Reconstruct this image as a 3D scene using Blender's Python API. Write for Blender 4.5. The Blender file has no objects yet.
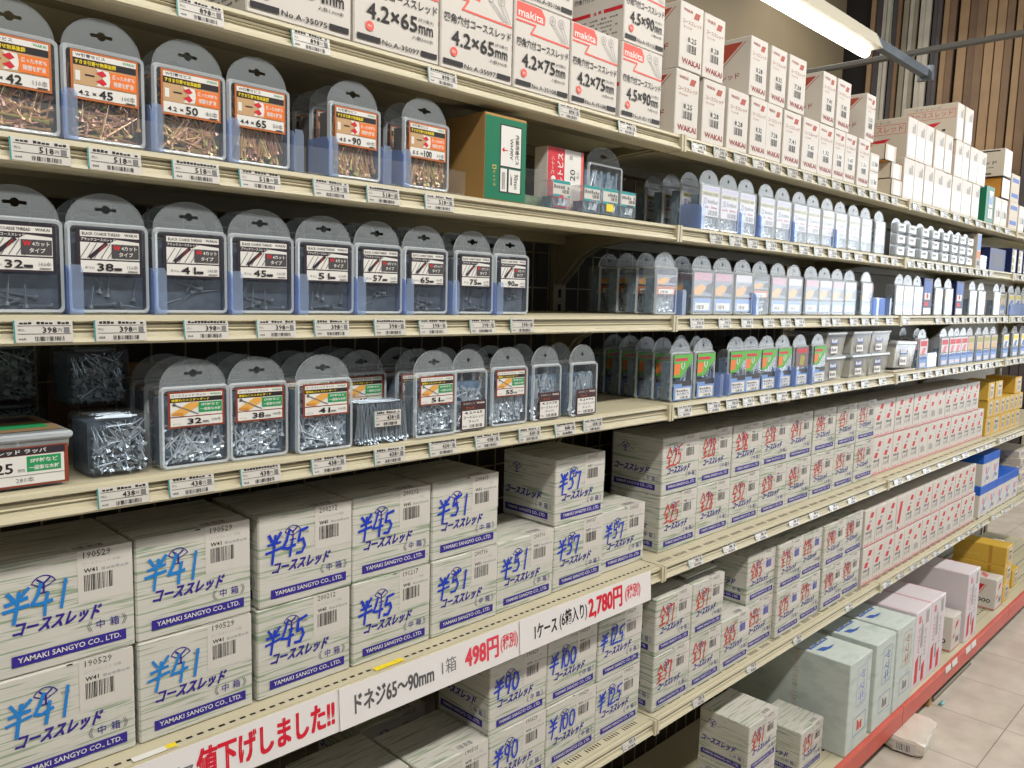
import bpy, bmesh, math, random
from mathutils import Vector, Matrix
from mathutils.geometry import tessellate_polygon

R = random.Random(11)
S = bpy.context.scene
C = S.collection
EYE = 1.335                     # camera height above the floor
FR = .888                       # distance from camera to the plane of the shelf fronts
Z = {k: v + EYE for k, v in dict(top=.311, second=.142, third=-.030, fourth=-.205, fifth=-.531, sixth=-.855).items()}
BASE = .113
NAMES = ['top', 'second', 'third', 'fourth', 'fifth', 'sixth']
ORD = ['first', 'second', 'third', 'fourth', 'fifth', 'sixth', 'seventh', 'eighth', 'ninth', 'tenth', 'eleventh', 'twelfth',
       'thirteenth', 'fourteenth', 'fifteenth', 'sixteenth', 'seventeenth', 'eighteenth', 'nineteenth', 'twentieth']

# ------------------------------------------------------------------ materials
def lin(c):
    return tuple(((v / 255) / 12.92 if v <= 10 else (((v / 255) + .055) / 1.055) ** 2.4) for v in c) + (1,)

MATS = {}
def mat(name, c, rough=.55, var=0., scale=40, metal=0, spec=.4, bump=0):
    if name in MATS: return MATS[name]
    m = bpy.data.materials.new(name); m.use_nodes = True
    nt = m.node_tree; b = nt.nodes['Principled BSDF']
    b.inputs['Roughness'].default_value = rough; b.inputs['Metallic'].default_value = metal
    b.inputs['Specular IOR Level'].default_value = spec
    col = lin(c)
    if var:
        tc = nt.nodes.new('ShaderNodeTexCoord'); nz = nt.nodes.new('ShaderNodeTexNoise'); nz.inputs['Scale'].default_value = scale
        nz.inputs['Detail'].default_value = 4
        rp = nt.nodes.new('ShaderNodeValToRGB')
        rp.color_ramp.elements[0].position = .3; rp.color_ramp.elements[1].position = .7
        rp.color_ramp.elements[0].color = tuple(x * (1 - var) for x in col[:3]) + (1,)
        rp.color_ramp.elements[1].color = tuple(min(1, x * (1 + var * .6)) for x in col[:3]) + (1,)
        nt.links.new(tc.outputs['Object'], nz.inputs['Vector']); nt.links.new(nz.outputs['Fac'], rp.inputs['Fac'])
        nt.links.new(rp.outputs['Color'], b.inputs['Base Color'])
        if bump:
            bp = nt.nodes.new('ShaderNodeBump'); bp.inputs['Strength'].default_value = bump; bp.inputs['Distance'].default_value = .002
            nt.links.new(nz.outputs['Fac'], bp.inputs['Height']); nt.links.new(bp.outputs['Normal'], b.inputs['Normal'])
    else:
        b.inputs['Base Color'].default_value = col
    MATS[name] = m
    return m

def clear(name, body, alpha, tint=(255, 255, 255), ior=1.38, rough=.06, gl=1.0):
    if name in MATS: return MATS[name]
    m = bpy.data.materials.new(name); m.use_nodes = True
    nt = m.node_tree; nt.nodes.clear()
    out = nt.nodes.new('ShaderNodeOutputMaterial'); tr = nt.nodes.new('ShaderNodeBsdfTransparent'); df = nt.nodes.new('ShaderNodeBsdfDiffuse')
    gs = nt.nodes.new('ShaderNodeBsdfGlossy'); m1 = nt.nodes.new('ShaderNodeMixShader'); m2 = nt.nodes.new('ShaderNodeMixShader')
    # two-sided Schlick reflectance of a thin sheet
    f0 = ((ior - 1) / (ior + 1)) ** 2 * 1.6
    ge = nt.nodes.new('ShaderNodeNewGeometry'); dt = nt.nodes.new('ShaderNodeVectorMath'); dt.operation = 'DOT_PRODUCT'
    def math_node(op, a=None, b=None):
        q = nt.nodes.new('ShaderNodeMath'); q.operation = op
        if a is not None: q.inputs[0].default_value = a
        if b is not None: q.inputs[1].default_value = b
        return q
    ab = math_node('ABSOLUTE'); om = math_node('SUBTRACT', 1.); pw = math_node('POWER', None, 4.5); sc = math_node('MULTIPLY', None, (1 - f0) * gl); mu = math_node('ADD', None, f0 * gl)
    gs.inputs['Roughness'].default_value = rough
    tr.inputs['Color'].default_value = lin(tint); df.inputs['Color'].default_value = lin(body); m1.inputs[0].default_value = alpha
    L = nt.links.new
    L(tr.outputs[0], m1.inputs[1]); L(df.outputs[0], m1.inputs[2]); L(ge.outputs['Normal'], dt.inputs[0]); L(ge.outputs['Incoming'], dt.inputs[1]); L(dt.outputs['Value'], ab.inputs[0]); L(ab.outputs[0], om.inputs[1]); L(om.outputs[0], pw.inputs[0]); L(pw.outputs[0], sc.inputs[0]); L(sc.outputs[0], mu.inputs[0]); L(mu.outputs[0], m2.inputs[0])
    L(m1.outputs[0], m2.inputs[1]); L(gs.outputs[0], m2.inputs[2]); L(m2.outputs[0], out.inputs[0])
    MATS[name] = m
    return m

def grain(name, base, streak, lo=.56, hi=.68, sx=5, sz=110):
    """carton printed with pale horizontal wood grain"""
    if name in MATS: return MATS[name]
    m = bpy.data.materials.new(name); m.use_nodes = True
    nt = m.node_tree; b = nt.nodes['Principled BSDF']; N = nt.nodes.new; L = nt.links.new
    b.inputs['Roughness'].default_value = .6; b.inputs['Specular IOR Level'].default_value = .25
    tc = N('ShaderNodeTexCoord'); oi = N('ShaderNodeObjectInfo'); add = N('ShaderNodeVectorMath'); add.operation = 'ADD'
    ge = N('ShaderNodeNewGeometry'); sp = N('ShaderNodeSeparateXYZ'); mp = N('ShaderNodeMapping'); mq = N('ShaderNodeMapping')
    mul = N('ShaderNodeMath'); mul.operation = 'MULTIPLY'; mul.inputs[1].default_value = 7.
    mp.inputs['Scale'].default_value = (sx, sx, sz); mq.inputs['Scale'].default_value = (sx, sz * .7, 1)
    mx = N('ShaderNodeMix'); mx.data_type = 'VECTOR'
    L(oi.outputs['Random'], mul.inputs[0]); L(tc.outputs['Object'], add.inputs[0]); L(mul.outputs[0], add.inputs[1])
    L(add.outputs[0], mp.inputs[0]); L(add.outputs[0], mq.inputs[0])
    L(ge.outputs['Normal'], sp.inputs[0]); L(sp.outputs['Z'], mx.inputs['Factor'])
    L(mp.outputs[0], mx.inputs[4]); L(mq.outputs[0], mx.inputs[5])
    nz = N('ShaderNodeTexNoise'); nz.inputs['Scale'].default_value = 1; nz.inputs['Detail'].default_value = 3
    L(mx.outputs[1], nz.inputs['Vector'])
    rp = N('ShaderNodeValToRGB'); rp.color_ramp.elements[0].position = lo; rp.color_ramp.elements[1].position = hi
    rp.color_ramp.elements[0].color = lin(base); rp.color_ramp.elements[1].color = lin(streak)
    e = rp.color_ramp.elements.new(lo - .16); e.color = tuple(x * .93 for x in lin(base)[:3]) + (1,)
    L(nz.outputs['Fac'], rp.inputs['Fac']); L(rp.outputs['Color'], b.inputs['Base Color'])
    MATS[name] = m
    return m

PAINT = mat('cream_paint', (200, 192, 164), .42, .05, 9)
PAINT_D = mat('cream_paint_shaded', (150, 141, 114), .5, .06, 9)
HOLE = mat('slot_dark', (38, 33, 26), .9)
WIRE = mat('wire_cream', (150, 138, 104), .45)
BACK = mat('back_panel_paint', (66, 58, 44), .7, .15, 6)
BACKL = mat('back_panel_grey', (168, 164, 152), .6, .06, 5)
RED = mat('red_kick_paint', (204, 92, 76), .45, .08, 12)
CARTON = grain('wood_grain_carton', (208, 206, 197), (152, 166, 142), .54, .61, 11, 330)
CARTONB = grain('pale_green_carton', (205, 214, 208), (186, 198, 192), .5, .7, 14, 40)
STICK = mat('label_paper', (210, 206, 198), .28)
PUR = mat('ink_purple', (52, 38, 140), .55)
INK = mat('ink_black', (38, 36, 38), .55)
GREY = mat('ink_grey', (120, 120, 122), .6)
LGREY = mat('ink_pale_grey', (172, 172, 170), .6)
WHITE = mat('print_white', (228, 226, 220), .5)
BLUEPEN = mat('marker_blue', (22, 58, 190), .5)
CYANPEN = mat('marker_light_blue', (30, 128, 205), .5)
REDPEN = mat('marker_red', (205, 44, 38), .5)
REDP = mat('print_red', (206, 40, 52), .5)
SALM = mat('print_salmon', (236, 96, 84), .5)
LAV = mat('stamp_lavender', (140, 140, 215), .5)
WCARD = mat('white_carton', (214, 208, 200), .5, .03, 6)
WSIDE = mat('white_carton_side', (204, 196, 184), .55, .03, 6)
PINKC = mat('white_pinkish_carton', (222, 214, 218), .5, .03, 5)
BRICK = mat('print_brick', (172, 74, 56), .5)
MAROON = mat('print_maroon', (150, 44, 44), .5)
KRAFT = mat('kraft_board', (176, 138, 82), .7, .08, 14)
KRAFTD = mat('kraft_orange', (196, 134, 48), .7, .08, 14)
YEL = mat('yellow_carton', (212, 172, 66), .5, .07, 10)
GREEN = mat('green_carton', (22, 118, 84), .4, .05, 10)
TEAL = mat('print_teal', (30, 150, 150), .5)
BLUEC = mat('blue_lid', (28, 96, 200), .4)
NAVY = mat('navy_carton', (30, 40, 92), .45)
VIOLET = mat('print_violet', (118, 72, 170), .5)
GREENP = mat('print_green', (40, 150, 90), .5)
LIME = mat('print_leaf_green', (92, 178, 62), .5)
YELP = mat('print_yellow', (240, 214, 40), .5)
ORANGE = mat('print_orange', (238, 120, 44), .5)
ORBR = mat('print_orange_brown', (190, 108, 58), .5)
BROWNP = mat('print_red_brown', (140, 62, 42), .5)
WOODP = mat('print_wood', (226, 170, 84), .5)
BLUEP = mat('print_pale_blue', (120, 156, 214), .5)
BLUEM = mat('print_mid_blue', (70, 104, 180), .5)
DARKP = mat('print_charcoal', (52, 46, 54), .45)
TAN = mat('print_tan', (196, 160, 118), .5)
BEIGE = mat('tan_carton', (206, 194, 176), .55, .03, 8)
OLIVE = mat('print_olive', (168, 160, 60), .5)
PINKR = mat('print_pink', (222, 120, 130), .5)
CLEAR = clear('clear_plastic', (205, 218, 232), .055)
FROST = clear('frosted_plastic', (228, 236, 242), .56, rough=.15)
ARCH = clear('frosted_hanger', (190, 198, 202), .34, rough=.18)
SIDEP = clear('clear_side_plastic', (190, 200, 206), .2, rough=.12)
BLUET = clear('blue_clear_plastic', (190, 210, 242), .3, (205, 222, 255), rough=.12)
FENCE = clear('clear_fence_plastic', (205, 210, 212), .05, ior=1.25, gl=.6)
ZINC = mat('zinc_screw', (184, 198, 210), .25, spec=1, metal=.25)
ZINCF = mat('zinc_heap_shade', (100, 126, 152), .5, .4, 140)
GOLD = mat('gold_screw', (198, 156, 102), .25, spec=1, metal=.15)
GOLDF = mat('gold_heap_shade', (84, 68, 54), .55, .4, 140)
GOLD2 = mat('pinkish_gold_screw', (178, 126, 106), .25, spec=1, metal=.15)
GOLD3 = mat('greenish_gold_screw', (176, 172, 88), .25, spec=1, metal=.15)
BLK = mat('black_screw', (88, 100, 115), .4)
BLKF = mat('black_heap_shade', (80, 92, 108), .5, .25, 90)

# ------------------------------------------------------------------ text outlines
TXT = {}
def outline(body, bold=0., res=2):
    k = (body, bold, res)
    if k not in TXT:
        cu = bpy.data.curves.new('t', 'FONT'); cu.body = body; cu.resolution_u = res; cu.offset = bold; cu.fill_mode = 'FRONT'
        ob = bpy.data.objects.new('t', cu); C.objects.link(ob)
        dg = bpy.context.evaluated_depsgraph_get()
        me = bpy.data.meshes.new_from_object(ob.evaluated_get(dg))
        vs = [(v.co.x, v.co.y) for v in me.vertices]; fs = [tuple(p.vertices) for p in me.polygons]
        bpy.data.objects.remove(ob); bpy.data.curves.remove(cu); bpy.data.meshes.remove(me)
        if vs:
            x0 = min(v[0] for v in vs); x1 = max(v[0] for v in vs); y0 = min(v[1] for v in vs); y1 = max(v[1] for v in vs)
            vs = [((x - x0) / max(1e-6, x1 - x0), (y - y0) / max(1e-6, y1 - y0)) for x, y in vs]
        TXT[k] = (vs, fs)
    return TXT[k]

# ------------------------------------------------------------------ mesh builder
class MB:
    def __init__(s): s.v, s.f, s.fm, s.mats = [], [], [], []
    def mi(s, m):
        if m not in s.mats: s.mats.append(m)
        return s.mats.index(m)
    def add(s, vs, fs, m):
        o = len(s.v); s.v += [tuple(v) for v in vs]; i = s.mi(m)
        for f in fs: s.f.append(tuple(o + a for a in f)); s.fm.append(i)
    def poly(s, vs, m): s.add(vs, [tuple(range(len(vs)))], m)
    def box(s, x0, y0, z0, x1, y1, z1, m):
        s.add([(x0, y0, z0), (x1, y0, z0), (x1, y1, z0), (x0, y1, z0), (x0, y0, z1), (x1, y0, z1), (x1, y1, z1), (x0, y1, z1)],
              [(0, 3, 2, 1), (4, 5, 6, 7), (0, 1, 5, 4), (1, 2, 6, 5), (2, 3, 7, 6), (3, 0, 4, 7)], m)
    def rbox(s, x0, y0, z0, x1, y1, z1, m, r=.0015, seg=1):
        bm = bmesh.new(); bmesh.ops.create_cube(bm, size=1)
        for v in bm.verts: v.co = Vector(((x0 + x1) / 2 + v.co.x * (x1 - x0), (y0 + y1) / 2 + v.co.y * (y1 - y0), (z0 + z1) / 2 + v.co.z * (z1 - z0)))
        bmesh.ops.bevel(bm, geom=bm.edges[:], offset=r, segments=seg, affect='EDGES', profile=.5)
        bm.verts.index_update(); s.add([v.co[:] for v in bm.verts], [tuple(v.index for v in f.verts) for f in bm.faces], m); bm.free()
    def tube(s, a, b, r, m, n=6, r2=None):
        a, b = Vector(a), Vector(b); d = (b - a).normalized(); u = d.orthogonal().normalized(); w = d.cross(u); r2 = r if r2 is None else r2
        vs = [a + (u * math.cos(t) + w * math.sin(t)) * r for t in [2 * math.pi * k / n for k in range(n)]] + [b + (u * math.cos(t) + w * math.sin(t)) * r2 for t in [2 * math.pi * k / n for k in range(n)]]
        s.add(vs, [(k, (k + 1) % n, n + (k + 1) % n, n + k) for k in range(n)] + [tuple(range(n - 1, -1, -1)), tuple(range(n, 2 * n))], m)
    def prism_x(s, prof, x0, x1, m):
        n = len(prof)
        s.add([(x0, y, z) for y, z in prof] + [(x1, y, z) for y, z in prof], [(k, (k + 1) % n, n + (k + 1) % n, n + k) for k in range(n)] + [tuple(range(n)), tuple(range(2 * n - 1, n - 1, -1))], m)
    def mesh(s, name, smooth=False):
        me = bpy.data.meshes.new(name); me.from_pydata(s.v, [], s.f)
        for m in s.mats: me.materials.append(m)
        me.polygons.foreach_set('material_index', s.fm)
        if smooth: me.polygons.foreach_set('use_smooth', [True] * len(s.f))
        me.update(); return me

class Face:
    """draws flat print on one face of a part"""
    def __init__(s, mb, O, u, v, e=.0003):
        s.mb, s.O, s.u, s.v = mb, Vector(O), Vector(u), Vector(v); s.n = s.u.cross(s.v); s.e = e
    def P(s, a, b): return s.O + s.u * a + s.v * b + s.n * s.e
    def up(s, d=.00015): s.e += d; return s
    def poly(s, pts, m): s.mb.poly([s.P(*p) for p in pts], m)
    def rect(s, a, b, c, d, m): s.poly([(a, b), (c, b), (c, d), (a, d)], m)
    def frame(s, a, b, c, d, t, m):
        s.rect(a, b, c, b + t, m); s.rect(a, d - t, c, d, m); s.rect(a, b + t, a + t, d - t, m); s.rect(c - t, b + t, c, d - t, m)
    def text(s, t, a, b, c, d, m, bold=0., shear=0., rot=0, res=2):
        vs, fs = outline(t, bold if bold < .03 else 0., res); k = bold * abs(d - b) * .75 if not rot else bold * abs(c - a) * .75
        for ox, oy in (((0, 0),) if bold < .03 else ((-k, -k), (k, -k), (-k, k), (k, k))):
            out = []
            for x, y in vs:
                if rot == 1: x, y = 1 - y, x
                elif rot == 3: x, y = y, 1 - x
                xx = a + ox + x * (c - a) + shear * y * (d - b); out.append(s.P(xx, b + oy + y * (d - b)))
            if vs: s.mb.add(out, fs, m)
            if bold >= .03: s.e += 2e-5
    def disc(s, x, y, r, m, n=14, ry=None):
        ry = ry or r; s.poly([(x + r * math.cos(2 * math.pi * k / n), y + ry * math.sin(2 * math.pi * k / n)) for k in range(n)], m)
    def stroke(s, pts, w, m):
        for (x0, y0), (x1, y1) in zip(pts, pts[1:]):
            s.e += 1.5e-5
            dx, dy = x1 - x0, y1 - y0; l = math.hypot(dx, dy) or 1e-9; nx, ny = -dy / l * w / 2, dx / l * w / 2; ex, ey = dx / l * w * .3, dy / l * w * .3
            s.poly([(x0 - ex + nx, y0 - ey + ny), (x0 - ex - nx, y0 - ey - ny), (x1 + ex - nx, y1 + ey - ny), (x1 + ex + nx, y1 + ey + ny)], m)
    def bars(s, a, b, c, d, m, n=16, seed=3):
        r = random.Random(seed); x = a; st = (c - a) / n
        for k in range(n):
            w = st * r.choice((.25, .4, .55, .75)); s.rect(x, b, x + w, d, m); x += st
    def scribble(s, a, b, c, d, m, n=6, seed=1):
        """a line of print too small to read in the photograph"""
        r = random.Random(seed); st = (c - a) / n
        for k in range(n):
            if r.random() < .85: s.rect(a + k * st, b, a + (k + .8) * st, b + (d - b) * r.uniform(.55, 1), m)

def front(mb, x0=0, z0=0, y=0): return Face(mb, (x0, y, z0), (1, 0, 0), (0, 0, 1))
def left(mb, d, x=0, z0=0): return Face(mb, (x, d, z0), (0, -1, 0), (0, 0, 1))
def topf(mb, h, x0=0, y0=0): return Face(mb, (x0, y0, h), (1, 0, 0), (0, 1, 0))

# ------------------------------------------------------------------ objects
def link(name, data, loc=(0, 0, 0), parent=None, rz=0., label=None, cat=None, group=None, kind=None, rot=None):
    o = bpy.data.objects.new(name, data); C.objects.link(o); o.location = loc; o.rotation_euler = rot or (0, 0, rz); o.parent = parent
    if label: o['label'] = label
    if cat: o['category'] = cat
    if group: o['group'] = group
    if kind: o['kind'] = kind
    return o

MESH = {}
def shared(key, fn):
    if key not in MESH:
        r = fn(); MESH[key] = r.mesh(str(key[0])) if isinstance(r, MB) else r
    return MESH[key]

# ------------------------------------------------------------------ handwriting
def ell(cx, cy, rx, ry, a0=90, a1=450, n=12): return [(cx + rx * math.cos(math.radians(a0 + (a1 - a0) * k / n)), cy + ry * math.sin(math.radians(a0 + (a1 - a0) * k / n))) for k in range(n + 1)]
GL = {
    '0': [ell(.4, .5, .33, .48)], '1': [[(.5, 1), (.4, 0)]],
    '2': [[(.05, .78), (.2, .97), (.5, 1), (.68, .85), (.6, .6), (.05, .03), (.85, .05)]],
    '3': [[(.1, .92), (.45, 1), (.65, .82), (.3, .55), (.7, .4), (.6, .1), (.3, 0), (.05, .1)]],
    '4': [[(.36, 1), (.2, .65), (.0, .34), (.35, .33), (.85, .4)], [(.66, .68), (.6, .3), (.56, -.04)]],
    '5': [[(.28, .92), (.18, .52), (.55, .58), (.7, .32), (.48, .04), (.08, .06)], [(.28, .92), (.85, 1)]],
    '6': [[(.6, 1), (.2, .6), (.1, .25), (.35, 0), (.65, .2), (.5, .45), (.15, .35)]],
    '7': [[(.05, .75), (.1, .95), (.75, .98), (.45, 0)]],
    '8': [[(.65, .85), (.35, 1), (.12, .8), (.6, .35), (.45, .02), (.12, .1), (.15, .35), (.65, .85)]],
    '9': [ell(.38, .7, .28, .28), [(.66, .75), (.5, 0)]],
    'Y': [[(.1, .95), (.38, .7)], [(.95, 1.), (.62, .7)], [(.05, .58), (.95, .66)], [(-.05, .3), (1.02, .42)], [(.56, .9), (.5, .4), (.42, -.16)]],
    'Z': [[(.52, 1.05), (-.05, .5)], [(.5, 1.02), (1.05, .6)], [(.2, .48), (.85, .54)], [(.22, .25), (.82, .31)], [(-.02, -.02), (1.05, .06)], [(.52, .5), (.5, .02)]],
    'X': [[(-1.2, .85), (-.1, .15)], [(-.9, .2), (0, .9)]],
}
def handwrite(f, txt, a, b, c, d, m, w, seed):
    r = random.Random(seed); wid = {'Y': 1.05, 'Z': 1.05, '1': .5, 'X': 0}; tot = sum(wid.get(ch, .82) for ch in txt) + .12 * len(txt)
    sx = (c - a) / tot; x = a
    for k, ch in enumerate(txt):
        cw = wid.get(ch, .82); oy = r.uniform(-.05, .05) * (d - b); sc = r.uniform(.9, 1.05)
        for st in GL[ch]:
            f.stroke([(x + sx * (px + r.uniform(-.03, .03)) + .12 * sx * py, b + oy + (d - b) * sc * (py + r.uniform(-.03, .03))) for px, py in st], w * r.uniform(.85, 1.15), m)
        x += sx * (cw + .12)

# ------------------------------------------------------------------ screw cartons (wood grain)
CW, CD, CH = .1405, .131, .1215
def carton_base(mb, w, d, h, date, size, stamp, lite, flap):
    mb.rbox(0, 0, 0, w, d, h, CARTON, .0018)
    T = topf(mb, h); T.rect(w * .54, 0.001, w * .97, d * .16, STICK); T.up(); T.bars(w * .58, d * .05, w * .8, d * .13, GREY, 12)
    T.rect(.002, d * .5, w - .002, d * .5 + .0008, LGREY)
    for F, W in ((front(mb), w), (left(mb, d), d)):
        fr = W is w and F.n.y < -.5
        # fan emblem
        cx, cy = W * (.35 if fr else .27), h * .745
        arc = lambda r, a0, a1, n=10: [(cx + r * math.cos(math.radians(a0 + (a1 - a0) * k / n)), cy + r * math.sin(math.radians(a0 + (a1 - a0) * k / n))) for k in range(n + 1)]
        r1 = .0125
        F.stroke(arc(r1, 25, 155), .0012, PUR); F.stroke([(cx, cy - .001), arc(r1, 25, 25, 1)[0]], .0012, PUR); F.stroke([(cx, cy - .001), arc(r1, 155, 155, 1)[0]], .0012, PUR)
        F.stroke([(cx - .006, cy + .009), (cx, cy + .004), (cx + .006, cy + .009)], .002, PUR); F.stroke([(cx, cy + .004), (cx, cy - .006)], .002, PUR); F.stroke([(cx - .004, cy - .006), (cx + .004, cy - .006)], .0016, PUR)
        F.text('TRADE', cx - .024, cy - .001, cx - .014, cy + .0025, GREY, res=1); F.text('MARK', cx + .015, cy - .001, cx + .024, cy + .0025, GREY, res=1)
        F.text('コーススレッド', W * (.13 if fr else .05), h * .355, W * (.72 if fr else .73), h * .475, PUR, .05, .35)
        F.text('《', W * .64, h * .235, W * .68, h * .335, GREY, res=1); F.text('》', W * .9, h * .235, W * .94, h * .335, GREY, res=1)
        F.text('中', W * .71, h * .245, W * .77, h * .33, PUR, res=1); F.text('箱', W * .81, h * .245, W * .88, h * .33, PUR, res=1)
        F.rect(W * (.12 if fr else .06), h * .085, W * (.93 if fr else .88), h * .185, PUR); F.up()
        F.text('YAMAKI SANGYO CO., LTD.', W * (.16 if fr else .1), h * .108, W * (.89 if fr else .84), h * .163, WHITE, .01)
    F = front(mb)
    sz = h * (.52 if not lite else .6)
    F.rect(w * .585, sz, w * .992, h * .998, STICK); F.up()
    F.text(date, w * .63, h * .925, w * .83, h * .985, INK, res=1)
    F.text('コーススレッド 中箱', w * .62, h * .86, w * .9, h * .89, LGREY, res=1); F.text(size, w * .63, h * .79, w * .73, h * .83, INK, .02, res=1)
    F.scribble(w * .76, h * .79, w * .97, h * .82, LGREY, 6)
    if stamp: F.rect(w * .66, h * .62, w * .84, h * .78, LAV)
    F.bars(w * .63, h * .62, w * .85, h * .77, LAV if stamp else INK, 18, hash(date) % 50 if False else len(date) + int(date[-2:]))
    if flap: F.rect(w * .5, h * .985, w * .545, h * .998, HOLE)

def carton(x, y, z, mark, pen, label, group, date='190529', w=CW, rz=0., stamp=False, lite=False, seed=0, d=CD, h=CH):
    def build():
        mb = MB(); carton_base(mb, w, d, h, date, 'W' + ''.join(c for c in mark if c.isdigit()), stamp, lite, seed % 3 == 0)
        F = front(mb); F.e = .0009
        a, b, c, dd = (.08, .52, .5, .79) if mark[0] == 'Y' else (.11, .51, .5, .83)
        if len(mark) > 3 and mark[0] == 'Y': a, c = .05, .57
        handwrite(F, mark, w * a, h * b, w * c, h * dd, pen, .0037 if mark[0] == 'Y' else .0031, seed)
        return mb
    return link('screw_carton', build().mesh('screw_carton'), (x, y, z), rz=rz, label=label, cat='carton', group=group)

# ------------------------------------------------------------------ structure
def flat(name, vs, m, kind='structure'):
    mb = MB(); mb.poly(vs, m); return link(name, mb.mesh(name), kind=kind)

def floor_mat():
    m = bpy.data.materials.new('vinyl_tile'); m.use_nodes = True; nt = m.node_tree; b = nt.nodes['Principled BSDF']; N = nt.nodes.new; L = nt.links.new
    tc = N('ShaderNodeTexCoord'); mp = N('ShaderNodeMapping'); br = N('ShaderNodeTexBrick'); nz = N('ShaderNodeTexNoise'); mx = N('ShaderNodeMix'); mx.data_type = 'RGBA'; mx.blend_type = 'MULTIPLY'
    mp.inputs['Location'].default_value = (-2.861 + .303 * 12, -.582 + .303 * 8, 0)
    br.offset = 0; br.squash = 1; br.inputs['Scale'].default_value = 1; br.inputs['Brick Width'].default_value = .303; br.inputs['Row Height'].default_value = .303
    br.inputs['Mortar Size'].default_value = .0016; br.inputs['Color1'].default_value = lin((214, 204, 190)); br.inputs['Color2'].default_value = lin((207, 197, 183)); br.inputs['Mortar'].default_value = lin((150, 138, 122))
    nz.inputs['Scale'].default_value = 9; nz.inputs['Detail'].default_value = 5
    rp = N('ShaderNodeValToRGB'); rp.color_ramp.elements[0].color = (.78, .76, .74, 1); rp.color_ramp.elements[1].color = (1, 1, 1, 1); rp.color_ramp.elements[0].position = .3; rp.color_ramp.elements[1].position = .65
    L(tc.outputs['Object'], mp.inputs[0]); L(mp.outputs[0], br.inputs['Vector']); L(tc.outputs['Object'], nz.inputs['Vector']); L(nz.outputs['Fac'], rp.inputs[0])
    mx.inputs['Factor'].default_value = 1
    ci = [i for i in mx.inputs if i.type == 'RGBA']; L(br.outputs['Color'], ci[0]); L(rp.outputs['Color'], ci[1]); L([o for o in mx.outputs if o.type == 'RGBA'][0], b.inputs['Base Color'])
    b.inputs['Roughness'].default_value = .38; b.inputs['Specular IOR Level'].default_value = .35
    return m
flat('floor', [(-4, -5, 0), (14, -5, 0), (14, 6, 0), (-4, 6, 0)], floor_mat())
WALL = mat('olive_wall_paint', (120, 108, 85), .7, .05, 3)
wb = MB(); wb.box(-4, 3.05, 0, 6.97, 3.17, 5.2, WALL); link('wall_back', wb.mesh('wall_back'), kind='structure')
wb = MB(); wb.box(7.6, -5, 0, 7.72, 6, 5.2, mat('dark_wall', (58, 52, 48), .8, .1, 3)); link('wall_end', wb.mesh('wall_end'), kind='structure')

# ------------------------------------------------------------------ shelving bays
BX = [.135 + 1.2 * k for k in range(5)]
RAILP = [(.000, .000), (-.004, -.0015), (-.005, -.006), (-.0015, -.0075), (.0005, -.009), (-.0005, -.0135), (-.003, -.015), (-.0005, -.0165), (-.002, -.022), (-.006, -.0235), (-.0075, -.027), (-.005, -.0295), (.032, -.0295), (.032, -.027), (.004, -.026), (.006, -.002)]
def deck_mb(perf):
    mb = MB(); w = 1.196; mb.box(0, .004, -.0095, w, .292, 0, PAINT)
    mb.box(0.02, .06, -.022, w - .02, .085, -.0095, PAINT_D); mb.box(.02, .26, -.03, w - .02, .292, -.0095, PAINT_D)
    if perf:
        T = topf(mb, 0); x = .012
        while x < w - .012:
            for yy in ((.013,) if perf == 1 else (.013, .02)):
                T.rect(x, yy, x + .0075, yy + .0042, HOLE)
            x += .0135
        for k in range(5): T.rect(.01, .05 + k * .05, w - .01, .0508 + k * .05, PAINT_D)
    return mb
def groups_deck():
    mb = MB(); w = 1.196; mb.box(0, .004, -.0095, w, .292, 0, PAINT); mb.box(.02, .26, -.03, w - .02, .292, -.0095, PAINT_D)
    T = topf(mb, 0); x = .015
    while x < w - .03:
        for k in range(6): T.rect(x + k * .0075, .012, x + k * .0075 + .003, .022, HOLE)
        x += .058
    return mb
def rail_mb():
    mb = MB(); mb.prism_x(RAILP, 0, 1.196, PAINT)
    mb.box(0, -.0015, -.0125, 1.196, 0.0006, -.0095, PAINT_D)
    mb.box(-.0005, -.009, -.031, .006, .01, .0005, PAINT); mb.box(1.19, -.009, -.031, 1.1965, .01, .0005, PAINT)
    return mb
def bracket_mb():
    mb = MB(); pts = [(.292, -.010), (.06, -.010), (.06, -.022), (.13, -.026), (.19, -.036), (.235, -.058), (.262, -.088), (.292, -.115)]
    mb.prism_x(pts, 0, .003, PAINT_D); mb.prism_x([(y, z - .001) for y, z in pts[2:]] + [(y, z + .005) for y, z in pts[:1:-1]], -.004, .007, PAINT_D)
    return mb
def upright_mb():
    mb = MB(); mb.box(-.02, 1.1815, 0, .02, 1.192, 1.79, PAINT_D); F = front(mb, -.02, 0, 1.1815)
    z = .15
    while z < 1.75: F.rect(.015, z, .025, z + .018, HOLE); z += .032
    return mb
def wire_mb():
    mb = MB()
    for k in range(24): mb.box(.025 + k * .05, 1.193, 0, .0275 + k * .05, 1.1955, 1.77, WIRE)
    for k in range(20): mb.box(.02, 1.196, .31 + k * .0745, 1.18, 1.1985, .3125 + k * .0745, WIRE)
    return mb
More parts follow.
